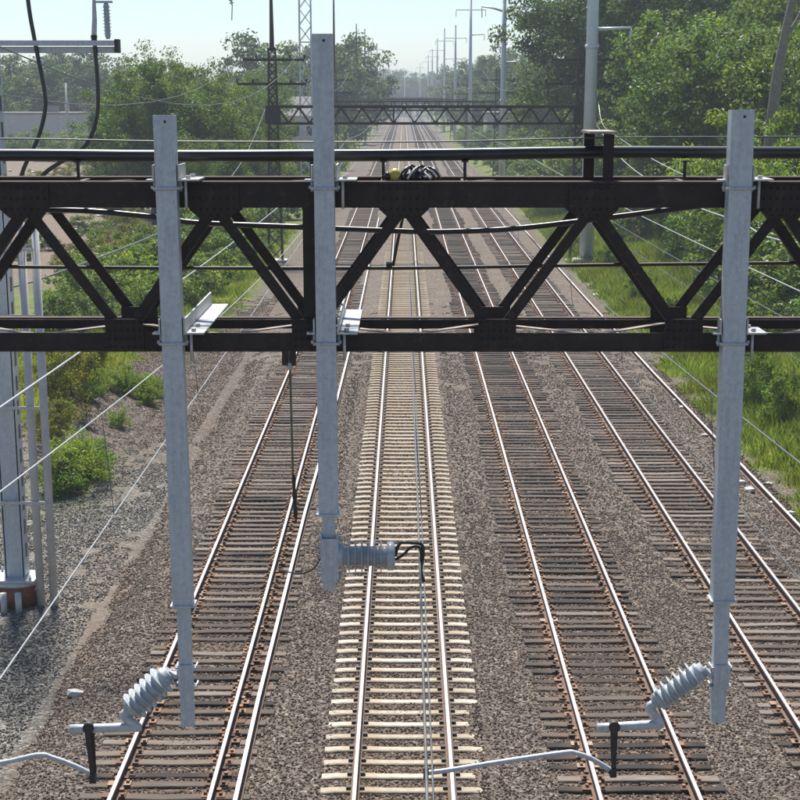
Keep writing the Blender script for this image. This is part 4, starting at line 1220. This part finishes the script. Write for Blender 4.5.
CAT = {'oak': ('broadleaf_tree', 'tree'), 'locust': ('locust_tree', 'tree'), 'sumac': ('sumac_tree', 'tree'), 'shrub': ('shrub', 'shrub'), 'brightshrub': ('shrub', 'shrub'),
       'yellowshrub': ('shrub', 'shrub'), 'weed': ('weed_plant', 'weed'), 'fartree': ('far_tree', 'tree'), 'midtree': ('broadleaf_tree', 'tree')}
def plant(key, x, y, h, label, group, wide=1.0, xmin=None):
    if xmin is not None: x = max(x, xmin + vr.uniform(0, 1.6))
    H, var = KIND[key]
    cr, tr = vr.choice(var)
    nm, cat = CAT[key]
    o = empty(nm, (x, y, gz(x, y) - .05), label, cat, group)
    s_ = h / H
    o.scale = (s_ * wide * vr.uniform(.9, 1.1), s_ * wide * vr.uniform(.9, 1.1), s_)
    o.rotation_euler = (0, 0, vr.uniform(0, 6.28))
    link('crown', cr, o); link('trunk', tr, o)
    return o
def px(u, y): return (u - 404) * y * .9632 / FPX
def px_u(x, y): return 404 + x * FPX / (y * .9632)
# right-hand bank ---------------------------------------------------
LB = 'tall dark broadleaf tree standing behind the leafy bank'
for u, y, h in ((592, 172, 24), (640, 165, 25), (700, 160, 26), (755, 150, 25), (820, 150, 25), (670, 205, 27), (740, 200, 28), (800, 195, 28), (620, 225, 25)):
    plant('oak', px(u, y), y, h, 'dark broadleaf tree directly behind the thickest steel pole' if u == 592 else LB, 'tall trees behind the bank', 1.0)
LB = 'fresh green feathery tree on the grassy bank before the tall dark trees'
for u, y, h in ((655, 124, 13.5), (690, 118, 14), (630, 134, 10.5), (600, 155, 9), (720, 128, 15), (770, 118, 14.5), (815, 110, 14), (745, 138, 17), (800, 132, 17), (668, 142, 14.5), (700, 146, 16), (640, 150, 12)):
    plant('locust', px(u, y), y, h, LB, 'green trees on the bank', 1.0, 18.0)
LB = 'sumac clump with drooping narrow leaves on the leafy bank'
for u, y, h in ((738, 92, 8.8), (700, 97, 7.4), (660, 104, 6.6), (772, 88, 7.5), (628, 116, 6.0), (806, 84, 7.6), (750, 80, 5.6), (600, 130, 5.5), (585, 160, 5.5)):
    plant('sumac', px(u, y), y, h, LB, 'sumac clumps on the bank', 1.0, 17.2)
LB = 'dense mid green shrub along the top of the grass'
for u, y, h in ((720, 84, 4.2), (760, 76, 4.4), (795, 72, 4.0), (800, 80, 4.5), (690, 92, 3.8), (655, 104, 3.6), (632, 112, 3.4), (612, 126, 3.2), (590, 140, 3.2), (572, 165, 3.4), (560, 185, 3.6), (548, 205, 3.8), (540, 235, 4.2), (565, 215, 5), (575, 190, 4.5), (810, 68, 3.6), (780, 68, 3.2), (740, 74, 3.0), (700, 82, 2.6)):
    plant('shrub', px(u, y) + vr.uniform(-.3, .3), y, h, LB, 'shrubs along the grass', 1.1, 16.0 if y < 150 else 13.5)
LB = 'yellow tinged shrub below the bare leaning trunk'
for u, y, h in ((775, 96, 6.4), (800, 90, 6.0), (760, 100, 5.6)):
    plant('yellowshrub', px(u, y), y, h, LB, 'yellow tinged shrubs')
LB = 'low bright bushy plant growing in the tall grass'
for u, y, h in ((700, 66, 1.6), (745, 58, 1.9), (770, 62, 1.8), (716, 72, 1.5), (640, 95, 1.5), (668, 84, 1.6), (790, 55, 1.6), (770, 50, 1.1), (610, 112, 1.6), (690, 76, 1.4)):
    plant('brightshrub', px(u, y), y, h, LB, 'bushy plants in the grass', .7, 12.2)
LB = 'rough dark bush on the verge below the row of pale poles'
for i in range(44):
    y = 175 + i * 6; u = px_u(12.9 + vr.uniform(0, 8), y)
    plant('shrub', px(u, y), y, vr.uniform(2.2, 5.0), LB, 'bushes on the verge below the poles', 1.25)
# bare leaning trunk
o = empty('bare_trunk', (px(770, 93), 93, gz(px(770, 93), 93)), 'bare grey leaning trunk standing among the shrubs on the bank', 'tree trunk')
tp = on_y(800, -30, 93) - o.location; md = on_y(784, 40, 93) - o.location; lw_ = on_y(773, 110, 93) - o.location
MB().tube(smooth_path([Vector((-.2, 0, -.3)), lw_, md, tp], 5), [.34 * (1 - .5 * i / 15) for i in range(16)], 9).build('stem', M['deadwood'], o)
MB().tube(smooth_path([md, md + Vector((.8, .2, 1.3)), md + Vector((1.1, .3, 3.0))], 4), [.12, .11, .1, .1, .09, .08, .07, .06, .05], 7).build('branch', M['deadwood'], o)
# left-hand side ---------------------------------------------------
LB = 'olive green tree in the clump behind the shrubs beside the dirt lot'
for u, y, h in ((122, 150, 10.0), (150, 146, 13.0), (178, 150, 12.4), (205, 152, 11.4), (232, 158, 10.2), (138, 168, 11.5), (112, 172, 8.0), (250, 190, 12.5), (262, 210, 13), (190, 138, 7.6), (222, 142, 7.6), (165, 160, 12.6), (192, 162, 12.2), (218, 165, 11.6), (240, 172, 11.5)):
    plant('midtree', px(u, y), y, h, LB, 'tree clump beside the dirt lot', .85)
LB = 'leafy green shrub in the thicket beside the gravel mound'
for u, y, h in ((60, 82, 2.4), (95, 86, 2.9), (130, 90, 3.2), (165, 96, 3.4), (195, 102, 3.2), (215, 110, 3.0), (80, 92, 2.8), (115, 98, 3.3), (150, 104, 3.6), (180, 112, 3.8), (232, 120, 3.0), (245, 130, 3.2), (205, 124, 3.8), (105, 80, 2.2), (140, 86, 2.2)):
    plant('shrub' if vr.random() < .35 else 'brightshrub', px(u, y) - .3, y, h, LB, 'thicket shrubs', 1.05)
LB = 'low bush on the far edge of the bare dirt lot'
for u, y, h in ((12, 285, 4), (38, 280, 5), (52, 276, 4.5), (75, 270, 5), (90, 262, 5), (-10, 286, 4)):
    plant('shrub', px(u, y), y, h, LB, 'low bushes by the dirt lot', 1.2)
LB = 'scraggly dry bush growing on the bare dirt lot'
for u, y, h in ((20, 150, 1.6), (48, 165, 1.8), (75, 140, 1.7), (95, 130, 2.0), (110, 150, 2.2), (30, 200, 2.2), (62, 215, 2.4), (85, 190, 2.2), (5, 175, 1.8), (40, 125, 1.5), (118, 122, 2.2), (15, 118, 1.6), (100, 112, 2.2), (60, 108, 2.0), (128, 134, 2.6)):
    plant('yellowshrub' if vr.random() < .5 else 'shrub', px(u, y), y, h, LB, 'dry bushes on the dirt lot', 1.1)
LB = 'small shrub at the trackside before the second gantry'
for u, y, h in ((262, 140, 3), (285, 165, 3.4), (300, 190, 4), (312, 215, 5), (322, 245, 5), (330, 275, 6), (255, 150, 4), (275, 180, 5), (290, 205, 5.5)):
    plant('shrub', px(u, y), y, h, LB, 'small trackside shrubs', 1.0)
LB = 'bright green weed growing on the gravel near the mound'
for u, v, h in ((60, 492, 1.35), (70, 486, 1.5), (82, 480, 1.5), (92, 474, 1.3), (98, 470, .9), (66, 476, 1.2), (76, 470, 1.2), (115, 405, .9), (128, 400, 1.0), (140, 402, 1.0), (150, 406, .9), (118, 430, .7), (150, 398, 1.1), (122, 392, .9), (160, 395, .8), (100, 412, .9), (90, 420, .8)):
    p = on_z(u, v, -.3)
    plant('weed', p.x, p.y, h, LB, 'weeds on the gravel', 1.0)
LB = 'yellowing weed bush beside the strapped conduits'
for u, v, h in ((60, 420, 2.3), (72, 408, 2.2), (85, 396, 1.9), (56, 445, 1.6), (95, 384, 1.5)):
    p = on_z(u, v, 0)
    plant('yellowshrub', p.x, p.y, h, LB, 'yellowing weeds', .75)
# far woods
LB = 'hazy dark tree in the far row beyond the pale building'
for u, y, h in ((-20, 330, 18), (5, 345, 17), (28, 360, 15), (48, 350, 16), (70, 365, 18.5), (88, 372, 18), (105, 360, 15), (-40, 340, 18), (60, 400, 18), (-70, 345, 17), (-100, 350, 18), (-130, 340, 17), (-160, 350, 18)):
    plant('fartree', px(u, y), y, h, LB, 'far row behind the pale building', 1.15)
LB = 'hazy tree standing along the tracks behind the lattice pylon'
for u, y, h in ((250, 300, 19), (275, 290, 17), (300, 310, 17), (325, 330, 20), (345, 350, 21), (352, 420, 19), (335, 390, 20), (290, 350, 19), (362, 520, 18), (365, 640, 19)):
    plant('fartree', px(u, y), y, h, LB, 'trees behind the pylon', 1.0)
LB = 'hazy tree standing behind the row of pale steel poles'
for u, y, h in ((452, 560, 18), (470, 500, 18), (488, 450, 19), (500, 420, 20), (515, 380, 18), (530, 350, 17), (545, 320, 16), (548, 290, 14), (560, 270, 17), (482, 390, 12), (520, 300, 9), (470, 430, 12), (448, 640, 18)):
    plant('fartree', px(u, y), y, h, LB, 'trees behind the poles', 1.0)
LB = 'faint blue grey tree in the woods closing the end of the line'
for i in range(34):
    u = 300 + i * 6.2 + vr.uniform(-3, 3); y = vr.uniform(950, 1150)
    plant('fartree', px(u, y), y, vr.uniform(18, 25), LB, 'woods at the end of the line', 1.3)
for i in range(46):
    y = vr.uniform(600, 900); u = vr.choice([vr.uniform(-40, 372), vr.uniform(446, 840)])
    plant('fartree', px(u, y), y, vr.uniform(15, 20), 'faint far tree in the hazy woods on either side', 'woods on either side', 1.3)

# grasses
def grass_mesh(name, n, xf, seed, hmin, hmax, wd):
    rg = np.random.default_rng(seed)
    x, y, k = xf(rg, n)
    n = len(x)
    z = ground_z(x, y) - .03
    h = (hmin + (hmax - hmin) * rg.random(n)) * k
    a = rg.random(n) * math.pi
    lean = rg.normal(size=(n, 2)) * .32
    w_ = wd * (0.6 + .8 * rg.random(n))
    P = np.stack([x, y, z], 1)
    side = np.stack([np.cos(a) * w_, np.sin(a) * w_, np.zeros(n)], 1)
    mid = P + np.stack([lean[:, 0] * h * .35, lean[:, 1] * h * .35, h * .55], 1)
    tip = P + np.stack([lean[:, 0] * h, lean[:, 1] * h, h], 1)
    V = np.stack([P - side, P + side, mid + side * .8, tip, mid - side * .8], 1).reshape(-1, 3)
    F = np.arange(5 * n).reshape(n, 5)
    me = np_mesh(name, V, F, M['grass'], False)
    patch = vnoise(x, y, 2.6, 8); p2 = vnoise(x, y, 0.9, 9)
    tone = .9 + .28 * patch + .12 * p2
    warm = .10 * vnoise(x, y, 3.7, 12)
    col = np.stack([tone * (1 + warm), tone, tone * (1 - warm), np.ones(n)], 1)
    ca = me.color_attributes.new('tone', 'FLOAT_COLOR', 'POINT')
    ca.data.foreach_set('color', np.repeat(col, 5, 0).astype(np.float32).ravel())
    return me
def right_area(rg, n):
    y = 34 + (190 - 34) * rg.random(n) ** 1.6
    x = 9.9 + 9 * rg.random(n) ** 1.2 + np.maximum(0, (y - 40)) * 0.01
    e = .5 * vnoise(x, y, 1.6, 1)
    k = sm(10.0, 11.3, x + e + .4 * vnoise(x, y, .7, 15)) * sm(30, 44, y + 4 * e)
    ok = rg.random(n) < k * 1.1
    cl = np.clip(.75 + .45 * vnoise(x, y, 1.4, 10), .25, 1.3)
    return x[ok], y[ok], (k * cl)[ok]
tag(link('bank_grass', grass_mesh('bank_grass', 230000, right_area, 5, .2, .85, .013)), 'tall rough grass covering the bank beside the tracks', 'grass', kind='stuff')
def left_area(rg, n):
    y = 46 + (150 - 46) * rg.random(n) ** 1.3
    x = -7.9 - 9.5 * rg.random(n)
    e = .7 * vnoise(x, y, 1.6, 1)
    k = np.maximum(sm(-10.6, -12.2, x + 1.2 * e) * sm(52, 62, y + 4 * e), sm(-8.2, -9.2, x + .7 * e) * sm(74, 84, y))
    k = np.maximum(k, sm(-12.4, -13.4, x + e) * sm(44, 54, y + 4 * e))
    k = k * (1 - .9 * np.exp(-((x + 11) / 1.4) ** 2 - ((y - 61) / 6.0) ** 2))
    ok = rg.random(n) < k
    cl = np.clip(.7 + .45 * vnoise(x, y, 1.4, 10), .25, 1.3)
    return x[ok], y[ok], (k * cl)[ok]
tag(link('lineside_grass', grass_mesh('lineside_grass', 110000, left_area, 6, .2, .7, .013)), 'rough yellow green grass around the gravel mound', 'grass', kind='stuff')

# pale stones
def rock_mesh(seed):
    rg = random.Random(seed)
    import bmesh
    bm = bmesh.new(); bmesh.ops.create_icosphere(bm, subdivisions=1, radius=.5)
    for v in bm.verts:
        v.co = Vector((v.co.x * 1.1, v.co.y * .85, v.co.z * .6)) * rg.uniform(.70, 1.15)
    me = bpy.data.meshes.new('stone'); bm.to_mesh(me); bm.free(); me.materials.append(M['stone']); return me
rocks = [rock_mesh(i) for i in range(4)]
for u, v, s_, lab, gp in [(76, 690, .36, 'pale angular stone alone on the grey gravel', None)] + [(u, v, s_, 'pale stone at the edge of the grass beside the spare rail', 'stones along the grass edge') for u, v, s_ in
        ((679, 352, .75), (671, 356, .5), (688, 349, .5), (741, 484, .32), (750, 492, .42), (683, 408, .3), (676, 400, .26), (705, 436, .28), (772, 503, .3), (790, 512, .28), (597, 293, .5), (590, 283, .4), (583, 275, .4), (768, 478, .3))]:
    p = on_z(u, v, -.25)
    o = link('stone', vr.choice(rocks), None, (p.x, p.y, max(gz(p.x, p.y), float(ballast_z(p.x, p.y)) if p.x < 10.2 else -9) + s_ * .12)); o.scale = (s_,) * 3
    o.rotation_euler = (vr.uniform(-.2, .2), vr.uniform(-.2, .2), vr.uniform(0, 6))
    tag(o, lab, 'stone', gp)

lr = random.Random(77)
for i in range(46):
    y = lr.uniform(112, 240); u = lr.uniform(-10, 130); x = px(u, y)
    if x > -16.5: continue
    s_ = lr.uniform(.35, 1.1)
    o = link('clod', lr.choice(rocks), None, (x, y, gz(x, y) + s_ * .1)); o.scale = (s_, s_, s_ * .7)
    o.rotation_euler = (lr.uniform(-.2, .2), lr.uniform(-.2, .2), lr.uniform(0, 6))
    tag(o, 'pale lump of rubble lying on the bare dirt lot', 'rubble', 'rubble on the dirt lot')
# ------------------------------------------------------------------ haze: even pale air round the whole place
hm, ht, hn, hl, hp = mat('haze')
hn.remove(hp)
vol = nd(ht, 'ShaderNodeVolumePrincipled')
vol.inputs['Color'].default_value = (0.80, 0.88, 0.97, 1)
vol.inputs['Density'].default_value = 0.00045
vol.inputs['Anisotropy'].default_value = 0.0
hl.new(vol.outputs[0], hn['Material Output'].inputs['Volume'])
tag(MB().box((0, 1480, 17.5), (5200, 3240, 38.5)).build('haze', hm), 'pale summer haze in the air', 'haze', kind='stuff')
